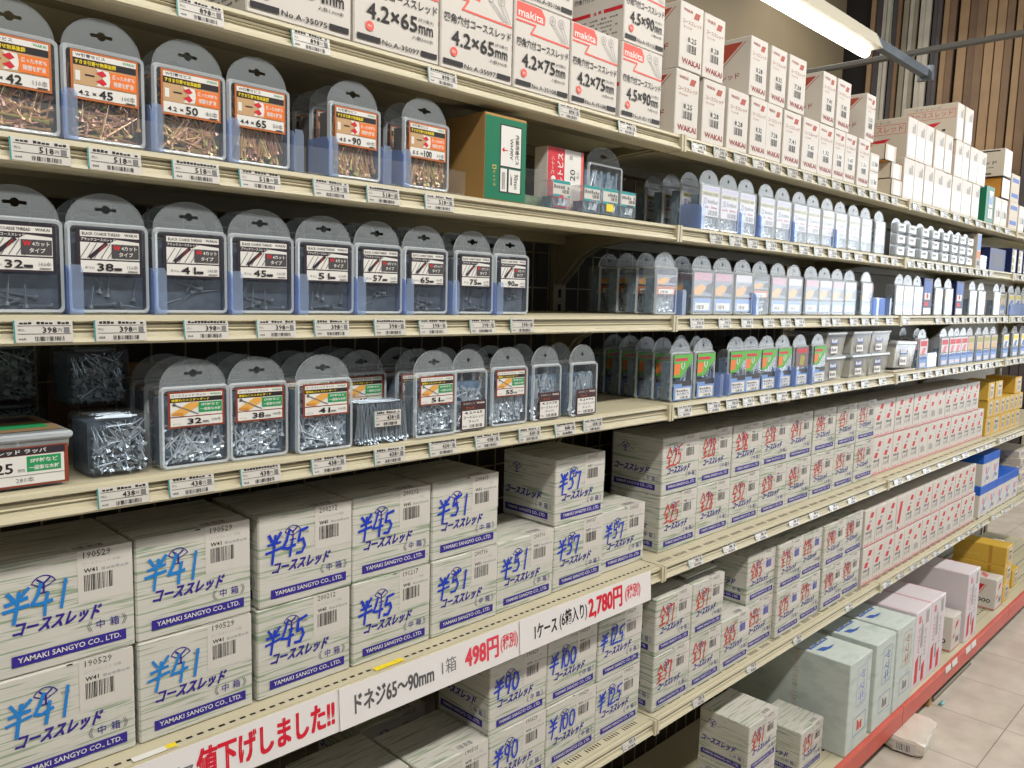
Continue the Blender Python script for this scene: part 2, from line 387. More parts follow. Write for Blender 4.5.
def backing_mb(light):
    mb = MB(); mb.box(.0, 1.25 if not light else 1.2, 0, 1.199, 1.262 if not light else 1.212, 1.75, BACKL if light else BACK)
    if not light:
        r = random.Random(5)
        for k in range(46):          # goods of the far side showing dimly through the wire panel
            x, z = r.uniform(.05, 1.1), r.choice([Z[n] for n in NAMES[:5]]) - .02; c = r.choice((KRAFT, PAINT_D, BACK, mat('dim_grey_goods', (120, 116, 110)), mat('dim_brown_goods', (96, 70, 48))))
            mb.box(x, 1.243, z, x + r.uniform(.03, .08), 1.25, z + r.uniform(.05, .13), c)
    return mb
def base_mb():
    mb = MB(); mb.box(.002, .797, .098, 1.198, 1.18, BASE, PAINT); T = topf(mb, BASE)
    for k in range(5): T.rect(.01, .83 + k * .06, 1.19, .8315 + k * .06, PAINT_D)
    for k in range(40):
        for j in range(3): T.rect(.02 + k * .029, .85 + j * .06, .02 + k * .029 + .012, .856 + j * .06, HOLE)
    return mb
def kick_mb():
    mb = MB(); mb.prism_x([(.7965, .1132), (.788, .1125), (.7855, .106), (.7855, .1), (.787, .097), (.787, .053), (.7965, .05)], .0015, 1.1985, RED); return mb
def feet_mb():
    mb = MB(); mb.box(.03, .9, 0, .07, 1.17, .0975, HOLE); return mb
for i in range(4):
    x0 = BX[i]; g = 'shelves of the %s bay' % ORD[i]
    for n in NAMES:
        perf = {'fifth': 1, 'sixth': 1}.get(n, 0)
        key = ('deck', 'plain') if not perf else ('deck', 'slots' if (n == 'fifth' and i == 0) else 'groups')
        fn = (lambda: deck_mb(0)) if not perf else ((lambda: deck_mb(1)) if (n == 'fifth' and i == 0) else groups_deck)
        sh = link('metal_shelf', shared(key, fn), (x0 + .002, FR, Z[n]), label='cream steel shelf with front price rail, %s level of the %s bay' % (n, ORD[i]), cat='shelf', group=g)
        link('price_rail', shared(('price_rail',), rail_mb), (0, 0, 0), sh)
        link('bracket', shared(('bracket',), bracket_mb), (.006, 0, 0), sh); link('bracket', shared(('bracket',), bracket_mb), (1.187, 0, 0), sh)
    bs = link('base_shelf', shared(('base_deck',), base_mb), (x0, 0, 0), label='low cream base shelf with red kick plate, %s bay from the left' % ORD[i], cat='shelf', group='base shelves')
    link('kick_plate', shared(('kick_plate',), kick_mb), (0, 0, 0), bs, label='red painted kick plate'); link('foot', shared(('foot',), feet_mb), (0, 0, 0), bs); link('foot', shared(('foot',), feet_mb), (1.1, 0, 0), bs)
    link('back_panel', shared(('back_panel', i > 1), lambda: backing_mb(i > 1)), (x0, 0, 0), label='%s back panel of the %s shelving bay' % (('grey', 'dark')[i < 2], ORD[i]), cat='panel', group='back panels of the shelving')
    if i < 2: link('wire_panel', shared(('wire_back_panel',), wire_mb), (x0, 0, 0), label='cream wire grid panel at the back of the %s shelving bay' % ORD[i], cat='wire panel', group='wire grid panels')
for i in range(5): link('upright_post', shared(('upright_post',), upright_mb), (BX[i], 0, 0), label='slotted cream upright post, %s from the left behind the shelves' % ORD[i], cat='post', group='upright posts of the shelving')

# ------------------------------------------------------------------ price tags
def tag_mb(price, seed, w):
    mb = MB(); h = .0215; mb.box(0, 0, 0, w, .0008, h, STICK); F = front(mb)
    F.rect(0, 0, w * .025, h, TEAL); F.scribble(w * .1, h * .82, w * .95, h * .95, INK, 12, seed); F.rect(w * .06, h * .74, w * .97, h * .76, INK)
    F.text('税込', w * .07, h * .5, w * .18, h * .62, GREY, res=1)
    F.text(price, w * .48, h * .42, w * .72, h * .68, INK, .03, res=1); F.text('円', w * .74, h * .46, w * .8, h * .62, INK, res=1); F.rect(w * .84, h * .42, w * .94, h * .68, GREY)
    F.rect(w * .06, h * .37, w * .97, h * .39, INK); F.bars(w * .35, h * .06, w * .85, h * .26, INK, 18, seed); F.scribble(w * .08, h * .12, w * .2, h * .22, GREY, 3, seed)
    return mb
def tags(shelf, xs, price, bay, w=.052, tilt=.1, what='white price tag'):
    for k, x in enumerate(xs):
        me = shared(('tag', price, k % 3, w), lambda: tag_mb(price, k % 3 + 4, w))
        link('price_tag', me, (x, FR - .0078, Z[shelf] - .0262), label="%s on the %s shelf's rail, %s from the left in the %s bay" % (what, shelf, ORD[k], ORD[bay]), cat='price tag', group="price tags on the %s shelf's rail" % shelf, rot=(-tilt - R.uniform(0, .08), 0, R.uniform(-.02, .02)))
tags('top', [.375, .51, .715, .98, 1.135], '898', 0)
tags('second', [.215, .283, .367, .443, .538, .616, .712], '518', 0)
tags('third', [.212, .284, .376, .462, .539, .629, .705, .80, .884], '398', 0)
tags('fourth', [.282, .356, .44, .535, .63, .726, .815, .908, .995, 1.068], '438', 0)
tags('top', [1.365 + .079 * k for k in range(14)], '598', 1)
tags('top', [2.56 + .125 * k for k in range(9)], '598', 2, .07)
tags('second', [1.447, 1.522, 1.598, 1.68, 1.76, 1.842, 1.922, 2.002, 2.085, 2.165, 2.26, 2.345, 2.425], '528', 1)
tags('second', [2.555 + .085 * k for k in range(11)], '298', 2, .06)
tags('second', [3.76 + .1 * k for k in range(2)], '298', 3, .06)
tags('third', [1.39, 1.497, 1.59, 1.69, 1.773, 1.845, 1.99, 2.055, 2.165, 2.245, 2.31, 2.42], '398', 1)
tags('third', [2.55, 2.85] + [2.945 + .088 * k for k in range(9)], '398', 2, .06)
tags('third', [3.765 + .1 * k for k in range(3)], '398', 3, .06)
tags('fourth', [1.36, 1.47, 1.545, 1.617, 1.695, 1.775, 1.85, 1.93, 2.01, 2.09, 2.18, 2.27, 2.40], '438', 1)
tags('fourth', [2.57, 2.68, 2.79] + [2.89 + .088 * k for k in range(9)], '398', 2, .06)
tags('fourth', [3.76 + .1 * k for k in range(3)], '398', 3, .06)
GT = 'pale price tag'
tags('fifth', [1.43, 1.57, 1.715, 1.735 + .15, 2.0, 2.12, 2.24, 2.39], '2480', 1, .055, .35, GT)
tags('fifth', [2.59, 2.70, 2.85, 3.0, 3.16, 3.27, 3.45, 3.56], '478', 2, .07, .35, GT)
tags('fifth', [3.77, 3.87, 3.97], '478', 3, .06, .35, GT)
tags('sixth', [1.06, 1.225], '478', 0, .045, .35, GT)
tags('sixth', [1.475, 1.71, 1.95, 2.28], '478', 1, .05, .35, GT)
tags('sixth', [2.56, 2.68, 2.8, 2.91, 3.03, 3.16, 3.3, 3.42, 3.56], '478', 2, .07, .35, GT)
tags('sixth', [3.76, 3.9, 4.05], '478', 3, .07, .35, GT)
def plate_mb():
    mb = MB(); mb.box(0, 0, 0, .055, .0008, .022, WHITE); F = front(mb); F.rect(0, 0, .055, .0015, LGREY); return mb
for k, x in enumerate((2.93, 3.0, 3.155, 3.22)):
    link('price_plate', shared(('price_plate',), plate_mb), (x, .7835, .09), rot=(-.12, 0, 0), label='blank white price plate on the red kick plate, %s from the left' % ORD[k], cat='price plate', group='plates on the red kick plate')

# sale banners on the fifth shelf's rail
def banner(x0, x1, items, label, y, dz=0., kink=False):
    mb = MB(); w = x1 - x0; h = .058; mb.box(0, 0, 0, w, .0006, h, mat('banner_paper', (232, 228, 226), .35)); F = front(mb)
    for t, a, c, b, d, m, bold in items: F.text(t, a - x0, h * b, c - x0, h * d, m, bold, res=3)
    link('price_banner', mb.mesh('price_banner'), (x0, y, Z['fifth'] - .0535 + dz), rot=(-.06, 0, 0), label=label, cat='banner', group='sale banners on the fifth shelf')
BRED = mat('banner_red', (214, 22, 52), .4); BRED2 = mat('banner_rose', (226, 64, 84), .4)
banner(.27, .592, [('ビス', .347, .377, .3, .66, GREY, .02), ('値下げしました!!', .380, .565, .2, .84, BRED, .04)], 'white banner with red 値下げしました!! lettering, hanging under the ¥41 and ¥45 cartons', FR - .013)
banner(.573, .93, [('ドネジ65～90mm', .597, .735, .28, .74, mat('banner_grey', (90, 90, 92)), .03), ('1箱', .751, .779, .34, .74, GREY, 0), ('498円', .798, .868, .24, .82, BRED2, .04), ('(税別)', .873, .912, .28, .78, BRED2, .02)], 'white banner reading 65～90mm, 498円, hanging under the ¥51 cartons', FR - .0145)
banner(.916, 1.282, [('1ケース', .951, 1.006, .28, .7, INK, .03), ('(6箱入り)', 1.013, 1.087, .24, .8, INK, .02), ('2,780円', 1.092, 1.189, .2, .88, BRED, .04), ('(税別)', 1.199, 1.247, .28, .8, BRED2, .02)], 'white banner reading 2,780円, hanging under the ¥57 cartons', FR - .016, .001)
def note(x, c, lb):
    mb = MB(); mb.box(0, 0, 0, .05, .01, .0004, WHITE if c else YELP); T = topf(mb, .0004); T.rect(.038, .0, .05, .01, YELP); link('paper_note', mb.mesh('paper_note'), (x, .893, Z['fifth'] + .0012), label=lb, cat='note', group='paper notes on the fifth shelf edge')
note(.315, 1, 'small white note with yellow end on the shelf edge under the ¥41 cartons'); note(.645, 0, 'small yellow note on the shelf edge under the second ¥45 stack')

# ------------------------------------------------------------------ wood-grain cartons on the fifth shelf, sixth shelf and base
for k_ in Z: Z[k_] += .0008      # goods rest a hair above the decks
BASE += .0008
E5, E6 = Z['fifth'], Z['sixth']
B5, B6 = 'wood grain screw cartons on the fifth shelf', 'wood grain screw cartons on the sixth shelf'
def pair(x, y, z, mark, pen, where, group, **k):
    nm = ('¥' if mark[0] == 'Y' else '全') + ''.join(c for c in mark if c.isdigit()); col = {BLUEPEN: 'blue', CYANPEN: 'pale blue', REDPEN: 'red'}[pen]
    d1, d2 = k.pop('dates', ('190529', '190529')); dx = k.pop('dx', (0, 0)); sd = k.pop('seed', 0); mt = k.pop('mark_top', mark)
    carton(x + dx[0], y, z, mark, pen, 'carton hand-marked %s in %s, bottom of stack %s' % (nm, col, where), group, d1, seed=sd * 2 + 1, **k)
    carton(x + dx[1], y + R.uniform(-.002, .002), z + CH + .0008, mt, pen, 'carton hand-marked %s in %s, top of stack %s' % (nm, col, where), group, d2, seed=sd * 2 + 2, **k)
pair(.1885, .925, E5, 'Y41', CYANPEN, "at the fifth shelf's left end", B5, seed=1, dx=(.0005, .003))
pair(.334, .925, E5, 'Y41', CYANPEN, 'beside the first ¥45 stack', B5, seed=2)
pair(.4815, .925, E5, 'Y45', BLUEPEN, 'beside the ¥41 stacks', B5, seed=3, dates=('200212', '200212'), dx=(0, .002))
pair(.6265, .925, E5, 'Y45', BLUEPEN, 'beside the ¥51 stack', B5, seed=4, dates=('191217', '200212'))
pair(.7705, .925, E5, 'Y51', BLUEPEN, 'beside the second ¥45 stack', B5, seed=5, dates=('200716', '200603'))
carton(.9125, .928, E5, 'Y51', BLUEPEN, 'wood-grain carton hand-marked ¥51 in blue, single height beside the ¥57 stack', B5, '200716', seed=31)
pair(1.0565, .93, E5, 'Y57', BLUEPEN, 'above the 2,780円 banner', B5, seed=6, dates=('200127', '200127'), dx=(0, -.0015))
carton(1.1985, .935, E5, 'Y57', BLUEPEN, 'wood-grain carton hand-marked ¥57 in blue, single height at the end of the first bay', B5, '200323', seed=33)
for k, (x, mk, mt) in enumerate([(1.393, 'Z25', 'Z25'), (1.5345, 'Z28', 'Z28'), (1.676, 'Z32', 'Z32X'), (1.8185, 'Z38', 'Z38'), (1.96, 'Z41', 'Z41'), (2.106, 'Z45', 'Z45'), (2.2485, 'Z51', 'Z51'), (2.397, 'Z51', 'Z51')]):
    pair(x, .935, E5, mk, REDPEN, ('before the red boxes, fifth shelf' if k == 7 else 'sixth' if False else '%s in the second bay' % ORD[k]), B5, seed=40 + k, mark_top=mt, dx=(0, R.uniform(-.003, .001)))
# sixth shelf
carton(.7465, .912, E6, 'Y75', BLUEPEN, 'wood-grain carton with a shaded top, single height beside the ¥90 stack on the sixth shelf', B6, '190515', seed=61)
carton(.602, .94, E6, 'Y75', BLUEPEN, 'wood-grain carton half hidden under the banner, left end of the sixth shelf', B6, '190515', seed=62)
carton(.745, 1.076, E6, 'Y75', BLUEPEN, 'wood-grain carton standing behind the shaded-top carton on the sixth shelf', B6, '190515', seed=65)
pair(.8885, .912, E6, 'Y90', BLUEPEN, 'left of the ¥100 stack', B6, seed=63)
pair(1.0305, .912, E6, 'Y100', BLUEPEN, 'between ¥90 and ¥125', B6, seed=64)
pair(1.1715, .912, E6, 'Y125', BLUEPEN, 'at the right end of the first bay', B6, seed=66)
pair(1.3465, .902, E6, 'Z57', REDPEN, 'first in the second bay, sixth shelf', B6, seed=70, w=.134)
pair(1.4815, .902, E6, 'Z57', REDPEN, 'second in the second bay, flap lifted', B6, seed=71, w=.131)
lf = [o for o in C.objects if str(o.get('label', '')).startswith('carton hand-marked 全57 in red, top of stack second')][0]
mb = MB(); mb.box(.004, .02, 0, .127, .13, .0025, CARTON); link('flap', mb.mesh('flap'), (0, 0, CH + .006), lf, rot=(.06, 0, 0))
carton(1.6145, .902, E6, 'Z65', REDPEN, 'wood-grain carton hand-marked 全65 in red, single height beside the 全57 stacks', B6, '190529', seed=145, stamp=True, w=.131)
pair(1.747, .915, E6, 'Z55', REDPEN, 'left of the 全75 stacks', B6, seed=73, stamp=True, mark_top='Z65')
pair(1.8885, .905, E6, 'Z75', REDPEN, 'just right of the 全55 stack', B6, seed=74, stamp=True, mark_top='Z75', w=.134)
pair(2.0235, .91, E6, 'Z75', REDPEN, 'left of the 全90 stack', B6, seed=75, stamp=True, w=.13)
pair(2.1545, .905, E6, 'Z90', REDPEN, 'left of the last wood-grain stack', B6, seed=76, dx=(.003, 0), w=.137)
pair(2.296, .91, E6, 'Z90', REDPEN, 'before the red boxes, sixth shelf', B6, seed=77, w=.131)
# lifted carton flap on the second stack
# base shelf
BB = 'wood grain cartons on the base shelf'
pair(1.658, .842, BASE, 'Z41', REDPEN, 'on the base shelf', BB, seed=80)
carton(1.934, .838, BASE, 'Z51', REDPEN, 'wood-grain carton hand-marked 全51 in red, alone on the base shelf', BB, seed=83, w=.132)

# ------------------------------------------------------------------ big cartons on the base shelf
def big_green(stampc):
    mb = MB(); w, d, h = .15, .36, .262; mb.rbox(0, 0, 0, w, d, h, CARTONB, .003, 2); F = front(mb)
    for a, b, c, dd in ((.35, .48, .8, .9),): F.frame(w * a, h * b, w * c, h * dd, .0014, stampc); F.text('ヤマキ', w * .42, h * .52, w * .72, h * .86, stampc, .0, 0, 3); F.frame(w * .52, h * .5, w * .74, h * .62, .001, stampc)
    F.frame(w * .28, h * .16, w * .86, h * .36, .0016, BLUEM); F.rect(w * .42, h * .18, w * .74, h * .34, STICK); F.up(); F.scribble(w * .46, h * .2, w * .7, h * .32, REDPEN if stampc is LAV else GREY, 3)
    T = topf(mb, h); T.poly([(w * .22, d * .25), (w * .46, d * .235), (w * .7, d * .25), (w * .46, d * .262), (w * .38, d * .29), (w * .16, d * .3)], BLUEM); T.scribble(w * .1, d * .325, w * .85, d * .36, BLUEM, 8)
    T.rect(.002, d * .58, w - .002, d * .583, LGREY)
    Lf = left(mb, d); Lf.rect(d * .56, .002, d * .6, h - .002, CARTON)
    return mb
for k, (x, st, lb) in enumerate([(2.117, LAV, 'tall pale green carton, nearest of three, with a red mark on its label'), (2.30, BLUEM, 'tall pale green carton, middle of the three on the base shelf'), (2.462, ORBR, 'tall pale green carton against the pinkish white cartons')]):
    link('shipping_carton', big_green(st).mesh('shipping_carton'), (x, .795, BASE), label=lb, cat='carton', group='tall pale green cartons on the base shelf')
def big_pink():
    mb = MB(); w, d, h = .143, .36, .258; mb.rbox(0, 0, 0, w, d, h, PINKC, .002); F = front(mb)
    r = random.Random(4)
    F.poly([(w * .16, h * .06), (w * .34, h * .08), (w * .34, h * .42), (w * .16, h * .36)], REDP); F.poly([(w * .58, h * .03), (w * .76, h * .05), (w * .76, h * .3), (w * .58, h * .24)], REDP)
    F.text('コーススレッド', w * .2, h * .45, w * .36, h * .78, REDP, .01, 0, 3); F.text('コーススレッド', w * .62, h * .36, w * .78, h * .72, GREY, .01, 0, 3); F.text('2000', w * .44, h * .2, w * .54, h * .4, INK, .02, 0, 3)
    F.scribble(w * .4, h * .5, w * .55, h * .9, LGREY, 3); F.rect(w * .66, h * .78, w * .86, h * .95, LGREY); F.rect(w * .2, h * .84, w * .34, h * .93, PINKR)
    T = topf(mb, h); T.rect(w - .006, .002, w - .003, d - .002, PINKR); T.rect(.003, .002, .005, d - .002, PINKR)
    return mb
for x, lb in ((2.648, 'pinkish white tall carton with red print, left one of the touching pair'), (2.793, 'pinkish white tall carton with red print, right one of the touching pair'), (3.19, 'pinkish white tall carton standing alone between the two small 2000 cartons')):
    link('shipping_carton', shared(('big_pink',), big_pink), (x, .805, BASE), label=lb, cat='carton', group='tall white and red cartons on the base shelf')
def box2000():
    mb = MB(); w, d, h = .095, .14, .128; mb.rbox(0, 0, 0, w, d, h, WCARD, .002)
    Lf = left(mb, d); Lf.poly([(d * .1, h * .46), (d * .52, h * .46), (d * .7, h * .8), (d * .34, h * .8)], REDP); Lf.poly([(d * .55, h * .46), (d * .58, h * .46), (d * .76, h * .8), (d * .73, h * .8)], PINKR); Lf.text('2000', d * .4, h * .22, d * .86, h * .35, INK, .03, .1); Lf.rect(d * .02, h * .03, d * .98, h * .055, REDP)
    F = front(mb); F.poly([(w * .3, h * .6), (w * .6, h * .68), (w * .75, h * .84), (w * .45, h * .8)], REDP); F.poly([(w * .1, h * .36), (w * .3, h * .4), (w * .4, h * .5), (w * .2, h * .47)], REDP); F.rect(w * .02, h * .03, w * .98, h * .055, REDP); F.scribble(w * .5, h * .2, w * .85, h * .4, GREY, 4)
    T = topf(mb, h); T.poly([(w * .1, d * .3), (w * .5, d * .5), (w * .9, d * .5), (w * .5, d * .3)], PINKR)
    return mb
link('small_carton', shared(('box2000',), box2000), (3.065, .812, BASE), label='small white carton with red flash and 2000, left of the lone tall carton', cat='carton', group='small white 2000 cartons')
link('small_carton', shared(('box2000',), box2000), (3.632, .816, BASE), label='small white carton with red flash and 2000, in front of the yellow stack', cat='carton', group='small white 2000 cartons')
def yellow_big():
    mb = MB(); w, d, h = .105, .2, .079; mb.rbox(0, 0, 0, w, d, h, YEL, .002); F = front(mb); F.rect(w * .4, h * .12, w * .85, h * .88, STICK); F.up(); F.bars(w * .46, h * .2, w * .78, h * .5, GREY, 10); F.scribble(w * .46, h * .6, w * .78, h * .75, INK, 4)
    Lf = left(mb, d); Lf.text('コーススレッド', d * .1, h * .3, d * .5, h * .45, mat('print_pale_yellow', (236, 206, 120)), .01); Lf.rect(d * .68, 0.002, d * .74, h - .002, mat('brown_tape', (190, 140, 50)))
    return mb
for k, nm in enumerate(('bottom', 'middle', 'topmost')):
    link('yellow_box', shared(('yellow_big',), yellow_big), (3.742 + .004 * k, .817, BASE + .0795 * k), label='yellow carton with white label, %s of the stack on the base shelf' % nm, cat='carton', group='yellow cartons on the base shelf')
link('yellow_box', shared(('yellow_big',), yellow_big), (3.99, .84, BASE), label='yellow carton alone on the base shelf, right of the yellow stack', cat='carton', group='yellow cartons on the base shelf')
mb = MB(); mb.rbox(0, 0, 0, .2, .14, .12, WCARD, .002); F = front(mb); F.rect(.002, .03, .198, .08, BLUEC); Lf = left(mb, .14); Lf.rect(.002, .03, .138, .08, BLUEC)
link('banded_box', mb.mesh('banded_box'), (4.14, .96, BASE), label='white box with broad blue band on the base shelf at the right edge', cat='box')
def coil_mb():
    mb = MB(); n = 20
    for r in range(6):
        pts = [(.075 * math.cos(2 * math.pi * k / n), .075 * math.sin(2 * math.pi * k / n), .008 + r * .013) for k in range(n)]
        for k in range(n): mb.tube(pts[k], pts[(k + 1) % n], .0068, mat('grey_hose', (150, 150, 146), .5), 6)
    return mb
link('hose_coil', coil_mb().mesh('hose_coil', True), (3.55, 1.06, BASE), label='coil of grey hose lying behind the tall pinkish carton', cat='hose')

# ------------------------------------------------------------------ white boxes with red prints, yellow and blue-lidded boxes
def redbox(style, w):
    mb = MB(); d, h = .11, .118; mb.rbox(0, 0, 0, w, d, h, WCARD, .0012); F = front(mb)
    def flash(cx, cy, s): F.poly([(w * (cx - .2 * s), h * (cy - .055 * s)), (w * (cx + .08 * s), h * (cy - .075 * s)), (w * (cx + .2 * s), h * (cy + .055 * s)), (w * (cx - .06 * s), h * (cy + .075 * s))], REDP)
    if style == 0: flash(.62, .83, 1); flash(.34, .54, 1); F.scribble(w * .2, h * .65, w * .6, h * .71, GREY, 4, 2); F.scribble(w * .12, h * .36, w * .7, h * .44, GREY, 4, 3); F.text('レッド', w * .1, h * .2, w * .6, h * .33, GREY, .02, .2, res=1); F.rect(w * .62, h * .2, w * .66, h * .44, GREY)
    elif style == 1: F.poly([(w * .1, h * .25), (w * .36, h * .25), (w * .62, h * .85), (w * .36, h * .85)], REDP); F.disc(w * .2, h * .12, w * .07, DARKP)
    else: flash(.7, .85, .9); flash(.3, .58, .9); F.scribble(w * .2, h * .2, w * .8, h * .4, LGREY, 5, 5)
    F.rect(w * .0, h * .025, w, h * .05, REDP); F.scribble(w * .1, h * .075, w * .8, h * .11, PINKR, 5, 4); F.rect(w * .985, 0, w, h, LGREY)
    return mb
GR5, GR6 = 'red-marked white boxes on the fifth shelf', 'red-marked white boxes on the sixth shelf'
def redrow(x0, x1, n, y, z, styles, lv, sh, group, leftover=''):
    w = (x1 - x0) / n
    for k in range(n):
        st = styles[k] if k < len(styles) else 0
        link('screw_box', shared(('redbox', st, round(w, 3)), lambda: redbox(st, w - .0012)), (x0 + k * w, y + R.uniform(0, .002), z), label='white box with red prints, %s from left in the %s row on the %s shelf' % (ORD[k], lv, sh), cat='box', group=group)
redrow(2.5395, 3.62, 13, .935, E5 + .119, [0, 0, 0, 0, 0, 0, 2, 2, 0, 0, 0, 0, 0], 'upper', 'fifth', GR5)
redrow(2.5385, 3.71, 14, .935, E5, [0, 0, 0, 0, 0, 2, 2, 0, 0, 0, 0, 0, 0, 0], 'lower', 'fifth', GR5)
redrow(2.4405, 3.556, 13, .905, E6 + .119, [0, 0, 0, 1, 0, 0, 0, 0, 0, 0, 0, 0, 0], 'upper', 'sixth', GR6)
redrow(2.4405, 3.57, 13, .905, E6, [0, 0, 0, 0, 0, 2, 0, 0, 0, 2, 0, 0, 0], 'lower', 'sixth', GR6)
def yellow_small(w):
    mb = MB(); d, h = .12, .0735; mb.rbox(0, 0, 0, w, d, h, YEL, .0015); F = front(mb); F.rect(w * .38, h * .12, w * .86, h * .9, STICK); F.up(); F.bars(w * .45, h * .2, w * .78, h * .5, GREY, 6); F.scribble(w * .45, h * .62, w * .8, h * .78, INK, 3)
    return mb
GY = 'yellow boxes on the fifth shelf'
for lv, zz, lst in (('bottom', 0, [(3.728, .07), (3.80, .14), (3.945, .075), (4.022, .08), (4.105, .07), (4.178, .085)]), ('middle', .075, [(3.735, .078), (3.815, .095), (3.915, .075), (3.992, .075), (4.07, .068), (4.14, .068), (4.21, .085)]), ('top', .15, [(3.725, .085), (3.83, .105), (4.14, .11)])):
    for k, (x, w) in enumerate(lst):
        link('yellow_box', shared(('yellow_small', w), lambda: yellow_small(w)), (x, .93, E5 + zz), label='yellow box with white label, %s from left in the %s row on the fifth shelf' % (ORD[k], lv), cat='box', group=GY)
def bluelid():
    mb = MB(); w, d, h = .118, .12, .128; mb.rbox(0, 0, 0, w, d, h * .72, WCARD, .001); mb.rbox(-.0008, -.0008, h * .72, w + .0008, d + .0008, h, BLUEC, .0015); F = front(mb)
    F.rect(w * .3, h * .1, w * .8, h * .6, PINKC); F.up(); F.poly([(w * .3, h * .1), (w * .42, h * .1), (w * .8, h * .55), (w * .7, h * .6)], BLUEP); F.rect(w * .36, h * .38, w * .52, h * .58, PINKR); F.scribble(w * .55, h * .15, w * .8, h * .3, GREY, 3)
    return mb
GB = 'blue-lidded boxes on the sixth shelf'
for k in range(5): link('lidded_box', shared(('bluelid',), bluelid), (3.635 + .1195 * k, .905, E6), label='white box with blue lid, %s from left in the bottom row on the sixth shelf' % ORD[k], cat='box', group=GB)
for k in range(2): link('lidded_box', shared(('bluelid',), bluelid), (3.645 + .1195 * k, .905, E6 + .1285), label='white box with blue lid, %s of the two stacked on top' % ('left' if k == 0 else 'right'), cat='box', group=GB)
def flatpack(c):
    mb = MB(); mb.rbox(0, 0, 0, .24, .22, .032, c, .002); F = front(mb); F.rect(.02, .006, .1, .026, STICK); F.up(); F.bars(.03, .01, .09, .02, GREY, 8); Lf = left(mb, .22); Lf.rect(.05, .008, .16, .024, LGREY); return mb
for k in range(6): link('flat_carton', shared(('flatpack', k % 2), lambda: flatpack((BEIGE, WSIDE)[k % 2])), (4.27 + .01 * (k % 3), .91 + .01 * (k % 2), E6 + .0325 * k), label='flat carton lying %s from the bottom, right of the blue-lidded boxes' % ORD[k], cat='carton', group='flat cartons on the sixth shelf')

# ------------------------------------------------------------------ top shelf
TZ = Z['top']
def makita(w, size, no, cnt, glare=False, face=None):
    mb = MB(); d, h = .125, .1285; mb.rbox(0, 0, 0, w, d, h, WCARD, .0015); F = front(mb)
    F.poly([(w * .03, h * .81), (w * .52, h * .81), (w * .53, h * .9), (w * .46, h * .985), (w * .03, h * .985)], SALM); F.up()
    F.text('makita', w * .06, h * .83, w * .49, h * .915, WHITE, .035); F.stroke([(w * .03, h * .775), (w * .36, h * .775), (w * .28, h * .665), (w * .98, h * .655)], .0028, SALM)
    for cx in (.66, .82): F.stroke(ell(w * cx, h * .9, .0065, .0065), .0006, GREY); F.stroke(ell(w * cx, h * .9, .003, .003, n=4), .0006, GREY)
    F.stroke([(w * .64, h * .86), (w * .86, h * .68)], .0007, GREY); F.stroke([(w * .69, h * .86), (w * .9, h * .68)], .0007, GREY); F.stroke([(w * .8, h * .86), (w * .92, h * .68)], .0007, GREY); F.stroke([(w * .86, h * .86), (w * .96, h * .68)], .0007, GREY)
    F.text('四角穴付コーススレッド', w * .04, h * .49, w * .97, h * .59, INK, .012)
    F.text(size, w * .14, h * .27, w * .72, h * .42, INK, .03); F.text('[ネジ長さ]', w * .74, h * .385, w * .92, h * .425, INK, .01, res=1); F.text('mm', w * .74, h * .27, w * .92, h * .355, INK, .015)
    F.text('入数%s本' % cnt, w * .66, h * .195, w * .92, h * .235, INK, res=1); F.disc(w * .17, h * .195, .0063, SALM); F.up(); F.text('角2', w * .145, h * .18, w * .195, h * .21, WHITE, res=1)
    F.rect(w * .03, h * .05, w * .29, h * .105, INK); F.rect(w * .77, h * .05, w * .97, h * .105, INK); F.text('No.' + no, w * .31, h * .05, w * .75, h * .1, INK, .01)
    Lf = left(mb, d); Lf.text('四角穴付コーススレッド', d * .1, h * .62, d * .9, h * .69, INK, .012); Lf.rect(d * .06, h * .42, d * .4, h * .47, REDP); Lf.rect(d * .64, h * .42, d * .97, h * .47, REDP); Lf.text('注 意', d * .45, h * .42, d * .6, h * .47, REDP, .02, res=1)
    for k in range(5): Lf.scribble(d * .08, h * (.34 - .055 * k), d * (.9 - .1 * (k % 2)), h * (.365 - .055 * k), GREY, 16, k)
    return mb
GM = 'screw boxes with salmon logo patches on the top shelf'
for x, w, y, zz, sz, no, cnt, lb in [(.457, .140, .889, 0, '4.2×51', 'A-35075', '1,000', 'white box marked A-35075 at the left end of the top shelf'),
        (.601, .138, .889, 0, '4.2×65', 'A-35097', '500', 'white box marked 4.2×65, left one of the two on the top shelf'), (.7425, .139, .889, 0, '4.2×65', 'A-35097', '500', 'white box marked 4.2×65, right one of the two on the top shelf'),
        (.885, .126, .889, 0, '4.2×75', 'A-35108', '400', 'white box marked 4.2×75 with another box on top'), (1.0145, .122, .889, 0, '4.2×75', 'A-35108', '400', 'white box marked 4.2×75 with nothing on top of it'),
        (1.147, .1205, .889, 0, '4.5×90', 'A-35112', '300', 'white box marked 4.5×90, lower of the two'), (.885, .131, .889, .129, '4.2×75', 'A-35108', '400', 'white box marked A-35108, upper one cut by the photo top'),
        (1.149, .12, .889, .129, '4.5×90', 'A-35112', '300', 'white box marked 4.5×90, upper of the two')]:
    link('screw_box', makita(w, sz, no, cnt).mesh('screw_box'), (x, y, TZ + zz), label=lb, cat='box', group=GM)
